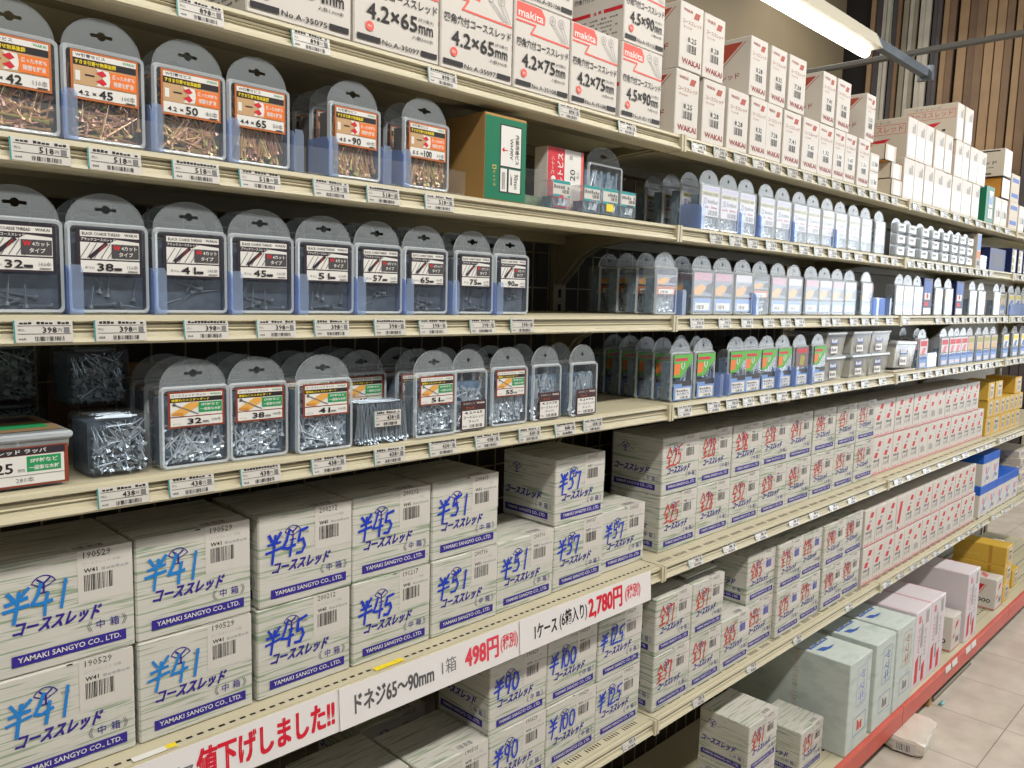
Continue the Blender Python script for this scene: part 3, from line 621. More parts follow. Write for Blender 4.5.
def wakai(w, num):
    mb = MB(); d, h = .135, .1205; mb.rbox(0, 0, 0, w, d, h, WCARD, .0012); F = front(mb)
    F.text('WAKAI', w * .12, h * .86, w * .5, h * .91, MAROON, .02, res=1); F.poly([(w * .56, h * .8), (w * .78, h * .8), (w * .86, h * .9), (w * .64, h * .9)], BRICK); F.text('コーススレッド', w * .1, h * .68, w * .92, h * .745, MAROON, .005); F.text('ラッパ W', w * .14, h * .61, w * .5, h * .65, MAROON, .005, res=1)
    F.rect(w * .3, h * .28, w * .76, h * .53, STICK); F.up(); F.text(num, w * .34, h * .42, w * .72, h * .5, INK, .03, res=1); F.bars(w * .34, h * .27, w * .72, h * .39, INK, 12); F.text('WAKAI', w * .12, h * .08, w * .92, h * .17, MAROON, .02)
    Lf = left(mb, d); Lf.rect(.001, .001, d - .001, h - .001, WSIDE); Lf.up(); Lf.poly([(d * .2, h * .52), (d * .45, h * .52), (d * .86, h * .92), (d * .2, h * .92)], BRICK); Lf.poly([(d * .49, h * .52), (d * .51, h * .52), (d * .92, h * .92), (d * .9, h * .92)], BRICK); Lf.text('コーススレッド', d * .04, h * .3, d * .82, h * .4, MAROON, .02)
    return mb
GW = 'small white boxes with maroon print on the top shelf'
low = [(1.317, .079), (1.413, .082), (1.508, .083), (1.597, .069), (1.668, .071), (1.750, .083), (1.844, .083), (1.930, .082), (2.014, .064), (2.080, .068), (2.163, .074)]
upp = [(1.319, .078), (1.404, .076), (1.585, .072), (1.674, .072), (1.757, .083), (1.932, .071), (2.015, .078), (2.200, .06)]
NUMS = ['8.25', '8.28', '8.28', '8.32', '7.38', '7.41', '7.45', '1.32', '1.38', '1.45', '1.51']
for k, (x, w) in enumerate(low): link('screw_box', wakai(w, NUMS[k]).mesh('screw_box'), (x, .889 + R.uniform(0, .003), TZ), label='white box with maroon WAKAI print, %s from left in the lower row' % ORD[k] if False else 'white box with maroon print, %s from left in the lower row of the top shelf' % ORD[k], cat='box', group=GW)
for k, (x, w) in enumerate(upp): link('screw_box', wakai(w, NUMS[k]).mesh('screw_box'), (x, .889 + R.uniform(0, .003), TZ + .1212), label='white box with maroon print, %s from left in the upper row of the top shelf' % ORD[k], cat='box', group=GW)
link('screw_box', shared(('wakai_back',), lambda: wakai(.07, '7.38')), (2.098, .93, TZ + .1212), label='white box with maroon print set back behind the upper row of the top shelf', cat='box', group=GW)
def tiny(w, h, c, d=.09):
    mb = MB(); mb.rbox(0, 0, 0, w, d, h, c, .001); F = front(mb); F.rect(w * .1, h * .15, w * .9, h * .85, WHITE); F.up(); F.bars(w * .2, h * .25, w * .5, h * .55, LGREY, 6); F.scribble(w * .55, h * .3, w * .85, h * .6, GREY, 3); return mb
for k in range(2): link('small_box', shared(('tiny', 0), lambda: tiny(.06, .047, WCARD)), (2.243, .889, TZ + .0475 * k), label='tiny white box at the end of the maroon-print row, %s' % ('lower' if k == 0 else 'upper'), cat='box', group='tiny white boxes on the top shelf')
def openbox():
    mb = MB(); w, d, h = .085, .11, .045
    mb.box(0, 0, 0, w, .002, h, BEIGE); mb.box(0, 0, 0, .002, d, h, BEIGE); mb.box(w - .002, 0, 0, w, d, h, BEIGE); mb.box(0, d - .002, 0, w, d, h, BEIGE); mb.box(0, 0, 0, w, d, .002, KRAFTD)
    F = front(mb); F.rect(w * .2, h * .08, w * .78, h * .95, WHITE); Lf = left(mb, d); Lf.poly([(d * .02, h * .98), (d * .7, h * .98), (d * .3, h * .3), (d * .02, h * .3)], KRAFTD); return mb
for k in range(3): link('open_box', shared(('openbox',), openbox), (2.362 + (.04 if k < 2 else 0), .889 + .004 * k, TZ + .046 * k), label='tan open-fronted box with white label, %s of three beside the stainless cartons' % ('bottom', 'middle', 'top')[k], cat='box', group='tan open boxes on the top shelf')
def stainless(w, dd=.17):
    mb = MB(); d, h = dd, .1165; mb.rbox(0, 0, 0, w, d, h, WCARD, .0012); F = front(mb); F.rect(w * .06, h * .08, w * .94, h * .6, mat('print_silver', (206, 212, 222), .3)); F.up(); F.scribble(w * .1, h * .64, w * .9, h * .9, LGREY, 4, 2)
    Lf = left(mb, d); Lf.rect(.001, .001, d - .001, h - .001, BEIGE); Lf.up(); Lf.frame(d * .08, h * .6, d * .96, h * .84, .0012, REDP); Lf.text('コーススレッド', d * .12, h * .65, d * .92, h * .8, REDP, .0); Lf.text('ステンレス', d * .2, h * .87, d * .7, h * .93, GREY, res=1)
    Lf.poly([(d * .06, h * .28), (d * .18, h * .44), (d * .72, h * .5), (d * .58, h * .36), (d * .4, h * .33), (d * .46, h * .42), (d * .2, h * .38)], REDP); Lf.scribble(d * .3, h * .24, d * .82, h * .3, INK, 7, 3)
    return mb
GS = 'white stainless screw cartons on the top shelf'
def strow(lst, z, lv):
    for k, (x, w) in enumerate(lst): link('screw_box', shared(('stainless', w), lambda: stainless(w)), (x, .889 + R.uniform(0, .002), z), label='white glossy carton, %s from left in the %s tier of the stainless group' % (ORD[k], lv), cat='carton', group=GS)
strow([(2.497, .083), (2.582, .081), (2.665, .083), (2.753, .087), (2.843, .083), (2.931, .1), (3.035, .108), (3.148, .085)], TZ, 'bottom')
strow([(2.503, .07), (2.576, .073), (2.651, .07), (2.738, .088), (2.829, .073), (2.938, .072), (3.013, .075), (3.092, .087), (3.183, .098)], TZ + .117, 'middle')
strow([(2.927, .068), (3.008, .083)], TZ + .234, 'top')
def greenbox(w, d, h, near):
    mb = MB(); mb.rbox(0, 0, 0, w, d, h, KRAFT if near else GREEN, .001); F = front(mb); F.rect(0.0005, .0015, w - .001 if near else w, h - .004 if near else h, GREEN); F.up()
    a, c = (w * .35, w * .88)
    F.rect(a, h * .4, c, h * .9, INK); F.rect(a, h * .1, c, h * .39, INK); F.up(); F.rect(a + .002, h * .415, c - .002, h * .885, WHITE); F.rect(a + .002, h * .115, a + (c - a) * .34, h * .385, WHITE); F.rect(a + (c - a) * .42, h * .115, c - .002, h * .385, WHITE); F.up()
    if near:
        F.text('内装用途ビス', a + (c - a) * .7, h * .45, a + (c - a) * .88, h * .8, INK, .02, 0, 3); F.text('WH90V', a + (c - a) * .45, h * .5, a + (c - a) * .6, h * .75, INK, .01, 0, 3); F.poly([(a + .004, h * .6), (a + .009, h * .64), (a + .009, h * .61), (a + .02, h * .6), (a + .009, h * .59), (a + .009, h * .57)], REDP)
        F.text('90mm', a + (c - a) * .66, h * .16, a + (c - a) * .85, h * .34, INK, .01, 0, 3); F.scribble(a + (c - a) * .5, h * .2, a + (c - a) * .58, h * .34, GREY, 3); F.bars(a + .005, h * .14, a + (c - a) * .26, h * .34, GREY, 8)
        F.frame(w * .18, h * .36, w * .27, h * .41, .0015, mat('print_gold', (200, 180, 100))); F.text('ヒットネ', w * .19, h * .16, w * .26, h * .34, mat('print_gold', (200, 180, 100)), .01, 0, 3)
    else: F.scribble(a + .005, h * .5, c - .005, h * .8, BLUEP, 4)
    return mb
link('green_box', greenbox(.088, .15, .126, True).mesh('green_box'), (.833, .893, Z['second']), label='green-fronted kraft box marked WH90V on the second shelf', cat='box')
link('green_box', greenbox(.1, .12, .128, False).mesh('green_box'), (3.31, .889, TZ), label='green box with white label at the right of the top shelf', cat='box')
for k in range(2): link('small_box', shared(('tiny', 1), lambda: tiny(.08, .1, WCARD)), (3.43 + .085 * k, .889, TZ), label='small white box right of the green box, %s one' % ('left', 'right')[k], cat='box', group='small white boxes beside the green box')
mb = MB(); mb.box(0, 0, 0, .11, .13, .004, KRAFTD); mb.box(0, 0, 0, .003, .13, .08, KRAFTD); mb.box(.107, 0, 0, .11, .13, .08, KRAFTD); mb.box(0, .127, 0, .11, .13, .08, KRAFTD); mb.box(0, 0, 0, .11, .003, .08, WHITE); mb.box(0, 0, .076, .11, .13, .08, KRAFTD)
link('kraft_box', mb.mesh('kraft_box'), (3.52, .895, TZ + .105), label='orange kraft box under the violet-marked box on the top shelf', cat='box')
def violetbox():
    mb = MB(); w, d, h = .1, .17, .1; mb.rbox(0, 0, 0, w, d, h, WHITE, .0012); Lf = left(mb, d); Lf.rect(.001, .001, d - .001, h - .001, BEIGE); Lf.up(); Lf.poly([(d * .1, h * .86), (d * .6, h * .86), (d * .3, h * .6)], VIOLET); Lf.text('スレッド', d * .3, h * .42, d * .85, h * .56, INK, .02); Lf.rect(d * .5, h * .9, d * .9, h * .95, INK); Lf.scribble(d * .3, h * .3, d * .8, h * .34, GREY, 9); Lf.rect(d * .3, h * .06, d * .75, h * .11, INK); return mb
link('violet_box', violetbox().mesh('violet_box'), (3.505, .889, TZ + .187), label='white and tan box with violet triangle, highest at the right of the top shelf', cat='box')
def bluebox(w, h):
    mb = MB(); d = .14; mb.rbox(0, 0, 0, w, d, h, BEIGE, .0012); F = front(mb); F.rect(w * .1, h * .7, w * .9, h * .85, BLUEM); F.rect(w * .1, h * .15, w * .9, h * .3, BLUEM); Lf = left(mb, d); Lf.disc(d * .4, h * .3, .008, REDP); Lf.disc(d * .7, h * .3, .008, INK); Lf.rect(d * .7, h * .6, d * .95, h * .8, BLUEM); return mb
link('banded_box', shared(('bluebox', 0), lambda: bluebox(.12, .105)), (3.63, .889, TZ), label='tan box with blue bands, lower of two at the right edge of the top shelf', cat='box', group='blue-banded tan boxes')
link('banded_box', shared(('bluebox', 0), lambda: bluebox(.12, .105)), (3.635, .892, TZ + .106), label='tan box with blue bands, upper of two at the right edge of the top shelf', cat='box', group='blue-banded tan boxes')
link('small_box', shared(('tiny', 2), lambda: tiny(.09, .1, WCARD)), (3.77, .889, TZ), label='small white box at the far right edge of the top shelf', cat='box')

# ------------------------------------------------------------------ screw cases
def rrect(x0, z0, x1, z1, r, n=4):
    out = []
    for cx, cz, a in ((x1 - r, z0 + r, -90), (x1 - r, z1 - r, 0), (x0 + r, z1 - r, 90), (x0 + r, z0 + r, 180)):
        for k in range(n + 1): t = math.radians(a + 90 * k / n); out.append((cx + r * math.cos(t), cz + r * math.sin(t)))
    return out
def euro(cx, cz, s, plus):
    if plus: p = [(-.35, -1), (.35, -1), (.35, -.35), (1, -.35), (1, .35), (.35, .35), (.35, 1), (-.35, 1), (-.35, .35), (-1, .35), (-1, -.35), (-.35, -.35)]; return [(cx + a * s * .55, cz + b * s * .55) for a, b in p]
    p = [(0, -.75), (.45, -.55), (.6, -.25), (1.45, -.3), (1.6, .0), (1.45, .3), (.6, .28), (.4, .6), (0, .75), (-.4, .6), (-.6, .28), (-1.45, .3), (-1.6, 0), (-1.45, -.3), (-.6, -.25), (-.45, -.55)]
    return [(cx + a * s, cz + b * s * .9) for a, b in p]
def shell_mb(w, h, d, hr, plus, back):
    mb = MB(); n = 20; A = rrect(.0045, .0045, w - .0045, hr - .0045, .004); B = rrect(.0018, .0018, w - .0018, hr - .0018, .005); Cc = rrect(0, 0, w, hr, .0065); m = len(A)
    if back:  # simpler shell for a case that only shows its rim and hanger
        mb.poly([(x, 0.001, z) for x, z in A], SIDEP)
    else: mb.poly([(x, 0.001, z) for x, z in A], CLEAR)
    ring = lambda P, y0, Q, y1, mt: mb.add([(x, y0, z) for x, z in P] + [(x, y1, z) for x, z in Q], [(k, (k + 1) % m, m + (k + 1) % m, m + k) for k in range(m)], mt)
    ring(A, .001, B, 0, FROST); ring(B, 0, Cc, .004, FROST); ring(Cc, .004, Cc, d, SIDEP)
    ya = .0075; x0, x1 = .0025, w - .0025; zb = hr - .004; K = 16
    arc = [(x1, zb)] + [((x0 + x1) / 2 + (x1 - x0) / 2 * math.cos(math.pi * k / K), hr - .002 + (h - hr + .002) * math.sin(math.pi * k / K)) for k in range(K + 1)] + [(x0, zb)]
    hole = euro(w / 2, hr + (h - hr) * .45, min(.0068, w * .085), plus)
    tri = tessellate_polygon([[Vector((x, z, 0)) for x, z in arc], [Vector((x, z, 0)) for x, z in hole]])
    pts = arc + hole; mb.add([(x, ya, z) for x, z in pts], [tuple(t) for t in tri], ARCH)
    mb.add([(x, ya - .0012, z) for x, z in arc[1:-1]] + [(x, ya + .0012, z) for x, z in arc[1:-1]], [(k, k + 1, K + 2 + k, K + 1 + k) for k in range(K)], FROST)
    return mb
def screws_mb(w, hr, d, zt, kind, L, n, seed, upright=False):
    mb = MB(); r = random.Random(seed); M, MF = {'z': (ZINC, ZINCF), 'g': (GOLD, GOLDF), 'b': (BLK, BLKF)}[kind]
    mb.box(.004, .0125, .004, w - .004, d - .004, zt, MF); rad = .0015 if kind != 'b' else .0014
    if kind == 'b': n = n // 6
    for k in range(int(n * 1.7)):
        a = r.gauss(math.pi / 2, .25) if upright else r.uniform(0, math.pi); l = L * (.5 if k % 3 else .38)
        dx, dz = math.cos(a) * l, math.sin(a) * l; hx, hz = abs(dx) + .004, abs(dz) + .004
        if hx * 2 > w - .006: dx *= (w - .012) / (2 * hx); hx = abs(dx) + .004
        if hz * 2 > zt - .004: dz *= (zt - .012) / (2 * hz); hz = abs(dz) + .004
        x = r.uniform(hx + .001, max(hx + .003, w - hx - .001)); z = hz + .002 + (max(0, zt - 2 * hz) + (.006 if upright else 0)) * r.random() ** 1.8; y = r.uniform(.0075, .0115)
        s = r.choice((-1, 1)); p = Vector((x - dx * s, y, z - dz * s)); q = Vector((x + dx * s, y + r.uniform(-.001, .002), z + dz * s)); u = (q - p).normalized()
        Mk = GOLD2 if kind == 'g' and k % 3 == 0 else GOLD3 if kind == 'g' and k % 5 == 0 else M; mb.tube(p, q, rad * .9, Mk, 5, rad * .5); mb.tube(p - u * .0004, p + u * .0035, .0032, Mk, 7, rad)
    return mb

def card_gold(w, h, num, dia, cnt):
    mb = MB(); mb.box(0, 0, 0, w, .0003, h, ORBR); F = front(mb); b = w * .035
    F.rect(b, h * .84, w - b, h - b, WHITE); F.rect(b, h * .7, w - b, h * .83, INK); F.rect(b, h * .3, w - b, h * .69, TAN); F.rect(b, b, w - b, h * .29, WHITE); F.up()
    F.text('W引寄せビス', w * .07, h * .865, w * .5, h * .94, INK, .01, res=1); F.text('WAKAI', w * .76, h * .87, w * .94, h * .93, GREENP, .02, res=1); F.text('すきま引寄せ効果抜群', w * .06, h * .72, w * .66, h * .81, YELP, .03, res=1)
    F.rect(w * .06, h * .38, w * .13, h * .58, WHITE); F.poly([(w * .36, h * .32), (w * .55, h * .34), (w * .58, h * .5), (w * .55, h * .66), (w * .36, h * .68), (w * .46, h * .5)], WHITE); F.up(); F.poly([(w * .36, h * .59), (w * .46, h * .66), (w * .52, h * .57), (w * .46, h * .52)], REDP); F.poly([(w * .36, h * .42), (w * .46, h * .49), (w * .52, h * .4), (w * .46, h * .34)], REDP); F.rect(w * .2, h * .5, w * .34, h * .53, DARKP)
    F.rect(w * .57, h * .32, w * .96, h * .66, ORANGE); F.up(); F.text('反った木材も', w * .6, h * .52, w * .94, h * .62, WHITE, .02, res=1); F.text('隙間を解消', w * .62, h * .37, w * .92, h * .48, WHITE, .02, res=1)
    F.text(dia + ' ×', w * .1, h * .09, w * .36, h * .19, INK, .015, res=1); F.text(num, w * .4, h * .07, w * .6, h * .24, INK, .035); F.text(cnt + '本', w * .74, h * .1, w * .94, h * .22, GREY, .0, res=1); F.rect(w * .8, h * .055, w * .94, h * .075, INK)
    return mb
def card_black(w, h, num, cnt):
    mb = MB(); mb.box(0, 0, 0, w, .0003, h, DARKP); F = front(mb)
    F.rect(w * .06, h * .82, w * .95, h * .95, WHITE); F.poly([(w * .06, h * .34), (w * .95, h * .34), (w * .95, h * .74), (w * .6, h * .78), (w * .5, h * .7), (w * .06, h * .7)], WHITE); F.rect(w * .06, h * .05, w * .95, h * .31, WHITE); F.up()
    F.text('BLACK COARSE THREAD', w * .09, h * .85, w * .66, h * .92, INK, .02, res=1); F.text('WAKAI', w * .72, h * .86, w * .92, h * .92, INK, .03, res=1); F.text('ブラックコーススレッド', w * .07, h * .73, w * .58, h * .8, WHITE, .02, res=1)
    for k in range(6): F.stroke([(w * (.06 + .1 * k), h * .36), (w * (.2 + .1 * k), h * .68)], .0009, GREY)
    F.up(); F.stroke([(w * .2, h * .38), (w * .44, h * .68)], .0038, DARKP); F.stroke([(w * .34, h * .52), (w * .42, h * .66)], .0014, MAROON)
    F.rect(w * .52, h * .37, w * .94, h * .68, mat('badge_grey', (74, 72, 74))); F.up(); F.text('W', w * .55, h * .55, w * .65, h * .65, mat('badge_red', (220, 40, 48)), .05, res=1); F.text('4カット', w * .67, h * .55, w * .91, h * .64, WHITE, .02, res=1); F.text('タイプ', w * .63, h * .41, w * .85, h * .51, WHITE, .02, res=1)
    F.text('長さ(L)', w * .12, h * .12, w * .26, h * .18, INK, res=1); F.text(num, w * .3, h * .09, w * .54, h * .25, PUR if False else INK, .03); F.rect(w * .55, h * .1, w * .67, h * .16, DARKP); F.text(cnt + '本', w * .75, h * .14, w * .92, h * .23, GREY, res=1); F.rect(w * .76, h * .08, w * .92, h * .1, GREY)
    return mb
def card_std(w, h, num, cnt):
    mb = MB(); mb.box(0, 0, 0, w, .0003, h, BROWNP); F = front(mb)
    F.rect(w * .04, h * .83, w * .96, h * .95, WHITE); F.rect(w * .04, h * .71, w * .96, h * .82, INK); F.rect(w * .04, h * .32, w * .96, h * .70, WHITE); F.rect(w * .04, h * .05, w * .96, h * .29, WHITE); F.up()
    F.text('コーススレッド ラッパ', w * .06, h * .855, w * .66, h * .925, INK, .01, res=1); F.text('WAKAI', w * .74, h * .865, w * .93, h * .92, GREENP, .03, res=1); F.text('建築ねじのスタンダード', w * .06, h * .73, w * .72, h * .8, YELP, .03, res=1)
    F.poly([(w * .06, h * .42), (w * .26, h * .33), (w * .56, h * .6), (w * .56, h * .69), (w * .38, h * .69)], WOODP); F.up(); F.poly([(w * .06, h * .42), (w * .26, h * .42), (w * .26, h * .33), (w * .06, h * .36)], mat('print_wood_end', (206, 140, 60))); F.stroke([(w * .1, h * .65), (w * .52, h * .36)], .0013, GREY); F.disc(w * .1, h * .65, .002, GREY)
    F.rect(w * .53, h * .4, w * .95, h * .68, GREENP); F.up(); F.text('SPF材など', w * .57, h * .57, w * .9, h * .65, WHITE, .02, res=1); F.text('一般的な木材', w * .56, h * .44, w * .93, h * .53, WHITE, .02, res=1)
    F.text(num, w * .33, h * .09, w * .58, h * .25, INK, .02); F.text('mm', w * .6, h * .1, w * .71, h * .16, INK, .02, res=1); F.text(cnt + '本', w * .76, h * .13, w * .93, h * .23, GREY, res=1); F.text('長さ(L)', w * .08, h * .1, w * .22, h * .14, GREY, res=1)
    return mb
def card_low(w, h, size):
    mb = MB(); mb.box(0, 0, 0, w, .0003, h, mat('print_plum', (70, 38, 40))); F = front(mb); F.rect(w * .06, h * .04, w * .94, h * .66, WHITE); F.up()
    F.text('WAKAI', w * .62, h * .87, w * .92, h * .94, WHITE, .02, res=1); F.text('木材用ビス', w * .08, h * .86, w * .55, h * .94, LGREY, res=1); F.text('ラッパ', w * .2, h * .7, w * .52, h * .8, ORBR, .02, res=1)
    F.text(size, w * .14, h * .54, w * .86, h * .63, INK, .02, res=1); F.text('コーススレッド', w * .1, h * .38, w * .9, h * .48, INK, .02, res=1); F.text('ラッパ', w * .3, h * .24, w * .7, h * .33, INK, .02, res=1); F.bars(w * .35, h * .07, w * .85, h * .18, INK, 12); F.text('No.', w * .1, h * .1, w * .28, h * .17, INK, res=1)
    return mb
def card_green(w, h, red=False):
    mb = MB(); F = front(mb); F.e = .0001
    if red: F.rect(0, h * .46, w, h, mat('print_dusky', (128, 110, 108))); F.up(); F.rect(w * .1, h * .86, w * .9, h * .97, REDP); F.poly([(w * .3, h * .55), (w * .6, h * .5), (w * .75, h * .75), (w * .4, h * .8)], OLIVE)
    else: F.poly([(0, h), (w, h), (w, h * .86), (w * .4, h * .5), (0, h * .5)], LIME); F.up(); F.rect(w * .05, h * .86, w * .72, h * .925, REDP); F.poly([(w * .02, h * .55), (w * .3, h * .58), (w * .34, h * .8), (w * .02, h * .8)], ORANGE); F.up(); F.text('U', w * .38, h * .68, w * .56, h * .82, WHITE, .05, res=1)
    F.rect(w * .02, 0, w * .98, h * .42, BLUEP); F.up(); F.rect(w * .02, h * .36, w * .98, h * .42, DARKP); F.rect(w * .45, h * .3, w * .98, h * .36, DARKP); F.rect(w * .12, h * .02, w * .92, h * .26, WHITE); F.up(); F.scribble(w * .16, h * .18, w * .8, h * .23, GREY, 5); F.text('木工用ビス', w * .18, h * .1, w * .85, h * .165, BLUEM, .02, res=1); F.bars(w * .4, h * .03, w * .8, h * .075, INK, 8)
    return mb
def card_pale(w, h):
    mb = MB(); F = front(mb); F.e = .0001; F.rect(0, 0, w, h, mat('print_lilac_white', (206, 204, 212))); F.up(); F.rect(w * .04, h * .66, w * .96, h * .8, OLIVE); F.rect(w * .04, h * .82, w * .96, h * .96, mat('print_lilac', (178, 172, 196))); F.text('皿', w * .1, h * .4, w * .3, h * .58, PUR, res=1); F.scribble(w * .35, h * .42, w * .92, h * .56, GREY, 6); F.scribble(w * .08, h * .26, w * .9, h * .34, MAROON, 7, 4); F.bars(w * .4, h * .04, w * .9, h * .2, INK, 12); F.up(); F.scribble(w * .1, h * .69, w * .9, h * .77, DARKP, 8, 3)
    return mb
def card_plank(w, h, c=0):
    mb = MB(); F = front(mb); F.e = .0001
    top = (mat('print_pinkish', (196, 150, 166)), DARKP, mat('print_lilac_white', (206, 204, 212)))[c]
    F.rect(0, 0, w, h, mat('print_slate', (150, 156, 170))); F.up(); F.rect(0, h * .8, w, h, top); F.poly([(w * .05, h * .45), (w * .35, h * .4), (w * .7, h * .62), (w * .45, h * .72), (w * .05, h * .6)], WOODP); F.poly([(w * .6, h * .5), (w, h * .45), (w, h * .75), (w * .75, h * .7)], DARKP); F.rect(0, 0, w, h * .38, BLUEP if c != 1 else ORBR); F.up(); F.rect(w * .12, h * .03, w * .9, h * .22, WHITE); F.up(); F.bars(w * .2, h * .06, w * .6, h * .16, INK, 8); F.rect(0, h * .34, w, h * .4, DARKP)
    return mb
def card_red(w, h, c):
    mb = MB(); F = front(mb); F.e = .0001
    F.rect(0, h * .42, w, h, (PINKC, BEIGE, WHITE)[c]); F.rect(0, 0, w, h * .4, BLUEP); F.up(); F.rect(w * .08, h * .76, w * .92, h * .94, (REDP, OLIVE, YELP)[c]); F.poly([(w * .2, h * .5), (w * .6, h * .46), (w * .8, h * .72), (w * .4, h * .7)], (PINKR, WOODP, BLUEM)[c]); F.scribble(w * .1, h * .44, w * .9, h * .49, GREY, 5); F.rect(w * .15, h * .04, w * .85, h * .18, PINKC); F.rect(w * .1, h * .3, w * .9, h * .38, BLUEM)
    return mb

def case(x, y, z, label, group, cardkey, cardfn, kind='z', w=.081, h=.1245, d=.031, hr=.094, L=.035, n=46, plus=False, cz=(.44, .94), cx=(.1, .9), zt=None, seed=0, upright=False, back=False, rz=0., rx=0., inside=False, name='screw_case'):
    zt = zt or hr * .86
    o = link(name, shared(('case_shell', w, h, d, hr, plus, back), lambda: shell_mb(w, h, d, hr, plus, back)), (x, y, z), rot=(rx, 0, rz), label=label, cat='screw case', group=group)
    cw, ch = w * (cx[1] - cx[0]), hr * (cz[1] - cz[0])
    if cardfn: link('label_card', shared(('card', cardkey, cw, ch), lambda: cardfn(cw, ch)), (w * cx[0], .0024 if inside else -.0006, hr * cz[0]), o)
    link('screws', shared(('screws', w, hr, d, zt, kind, L, n, seed % 3, upright), lambda: screws_mb(w, hr, d, zt, kind, L, n, seed % 3 + 1, upright)), (0, 0, 0), o, kind='stuff')
    return o
G2, G3, G4 = 'clear screw cases on the second shelf', 'clear screw cases on the third shelf', 'clear screw cases on the fourth shelf'
def behind(x, y, z, what, sh, group, kind, n, dy=.042, dx=0, **k):
    for j in range(n):
        pos = ('directly', 'two places', 'three places', 'four places')[j]
        a = dict(cardkey=('std', 'b') if kind == 'z' else ('gold', 'b') if kind == 'g' else ('blk', 'b'), cardfn=k.get('cf')); a.update({q: v for q, v in k.items() if q != 'cf'})
        case(x + dx * (j + 1), y + dy * (j + 1), z, 'clear screw case %s behind the %s on the %s shelf' % (pos, what, sh), group, kind=kind, n=14, back=False, **a)
# second shelf, first bay: gold screws
z = Z['second']
for k, (x, num, dia, cnt, w) in enumerate([(.183, '42', '3.8', '110', .081), (.265, '45', '4.2', '100', .0805), (.3525, '50', '4.2', '80', .082), (.4355, '65', '4.4', '50', .079), (.567, '90', '4.5', '40', .080), (.683, '100', '5.5', '30', .082)]):
    case(x, .892, z, 'clear case of gold screws with orange-brown card marked %s' % num, G2, ('gold', num), lambda cw, ch: card_gold(cw, ch, num, dia, cnt), 'g', w=w, L=min(.062, int(num) * .001), n=44, seed=k, upright=num in ('90', '100', '65'))
cg = lambda cw, ch: card_gold(cw, ch, '90', '4.5', '40')
behind(.355, .892, z, 'gold 50 case', 'second', G2, 'g', 1, cf=cg, w=.082, L=.05); behind(.567, .892, z, 'gold 90 case', 'second', G2, 'g', 3, cf=cg, w=.08, L=.06); behind(.683, .892, z, 'gold 100 case', 'second', G2, 'g', 3, cf=cg, w=.082, L=.06)
# third shelf, first bay: black screws
z = Z['third']
for k, (x, num, cnt, w) in enumerate([(.182, '32', '186', .082), (.265, '38', '156', .0825), (.3515, '41', '145', .0845), (.437, '45', '130', .085), (.5245, '51', '110', .085), (.610, '57', '95', .0785), (.6895, '65', '80', .081), (.783, '75', '65', .079), (.8635, '90', '45', .0765)]):
    o = case(x, .897, z, 'clear case of black screws with black card marked %s' % num, G3, ('blk', num), lambda cw, ch: card_black(cw, ch, num, cnt), 'b', w=w, L=.03, n=40, seed=k, cx=(.11, .9), cz=(.43, .93))
    if k != 0: behind(x, .897, z, 'black %s case' % num, 'third', G3, 'b', 2 if k in (7,) else 1, cf=lambda cw, ch: card_black(cw, ch, num, cnt), w=w, L=.03, cx=(.11, .9), cz=(.43, .93))
# fourth shelf, first bay: zinc screws
z = Z['fourth']
for k, (x, y, num, cnt, w, L) in enumerate([(.3545, .897, '32', '240', .082, .03), (.4335, .895, '38', '180', .0785, .036), (.5165, .885, '41', '160', .0835, .04), (.61, .935, '45', '140', .081, .045), (.7, .883, '51', '110', .0795, .05), (.8575, .892, '55', '100', .0815, .055)]):
    cf = lambda cw, ch: card_std(cw, ch, num, cnt)
    case(x, y, z, 'clear case of zinc screws with brown-edged card marked %smm' % num, G4, ('std', num), cf, 'z', w=w, L=L, n=52, seed=k, cz=(.5, .94), upright=num == '55', plus=num == '55')
    behind(x, y, z, 'zinc %s case' % num, 'fourth', G4, 'z', 2, cf=cf, w=w, L=L, cz=(.5, .94))
for k, (x, y, num, w) in enumerate([(.776, .888, '65', .0695), (.951, .893, '75', .071), (1.041, .889, '90', .0725)]):
    case(x, y, z, 'clear case of long zinc screws with plum card low down, %s of three' % ORD[k], G4, ('low', num), lambda cw, ch: card_low(cw, ch, '4.2×' + num), 'z', w=w, h=.124, L=.058, n=34, seed=k, plus=True, cz=(.03, .5), cx=(.2, .94), upright=k > 0, zt=.074)
    behind(x, y, z, 'long zinc %s case' % ORD[k], 'fourth', G4, 'z', 1, cardkey=None, cardfn=None, w=w, L=.058, plus=True) if False else case(x - .006, y + .05, z, 'clear screw case behind the %s plum-card case on the fourth shelf' % ORD[k], G4, None, None, 'z', w=w, L=.058, n=14, plus=True, upright=True)
# second bay
def lane(q, z, y, sh, group, cardkey, fn, xs, kind='z', desc='', **k):
    for j, x in enumerate(xs):
        case(x, y + R.uniform(-.001, .002), z, 'clear screw case with %s, %s from left on the %s shelf' % (desc, ORD[j], sh), group, cardkey, fn, kind, seed=j, plus=True, rz=R.uniform(-.015, .015), **k)
lane(0, Z['second'], .895, 'second', G2, 'pale', card_pale, [1.428, 1.5045, 1.583, 1.672, 1.749, 1.834, 1.912, 1.989, 2.07, 2.154, 2.237, 2.332], desc='white olive-banded card', w=.076, h=.121, n=24, cz=(.3, .95), cx=(.06, .94), inside=True, L=.03, zt=.07)
for j in range(3): case(1.428, .94 + .044 * j, Z['second'], 'clear screw case %s behind the first olive-banded one on the second shelf' % ('directly', 'two places', 'three places')[j], G2, 'pale', card_pale, 'z', w=.076, h=.121, n=16, plus=True, cz=(.3, .95), cx=(.06, .94), inside=True)
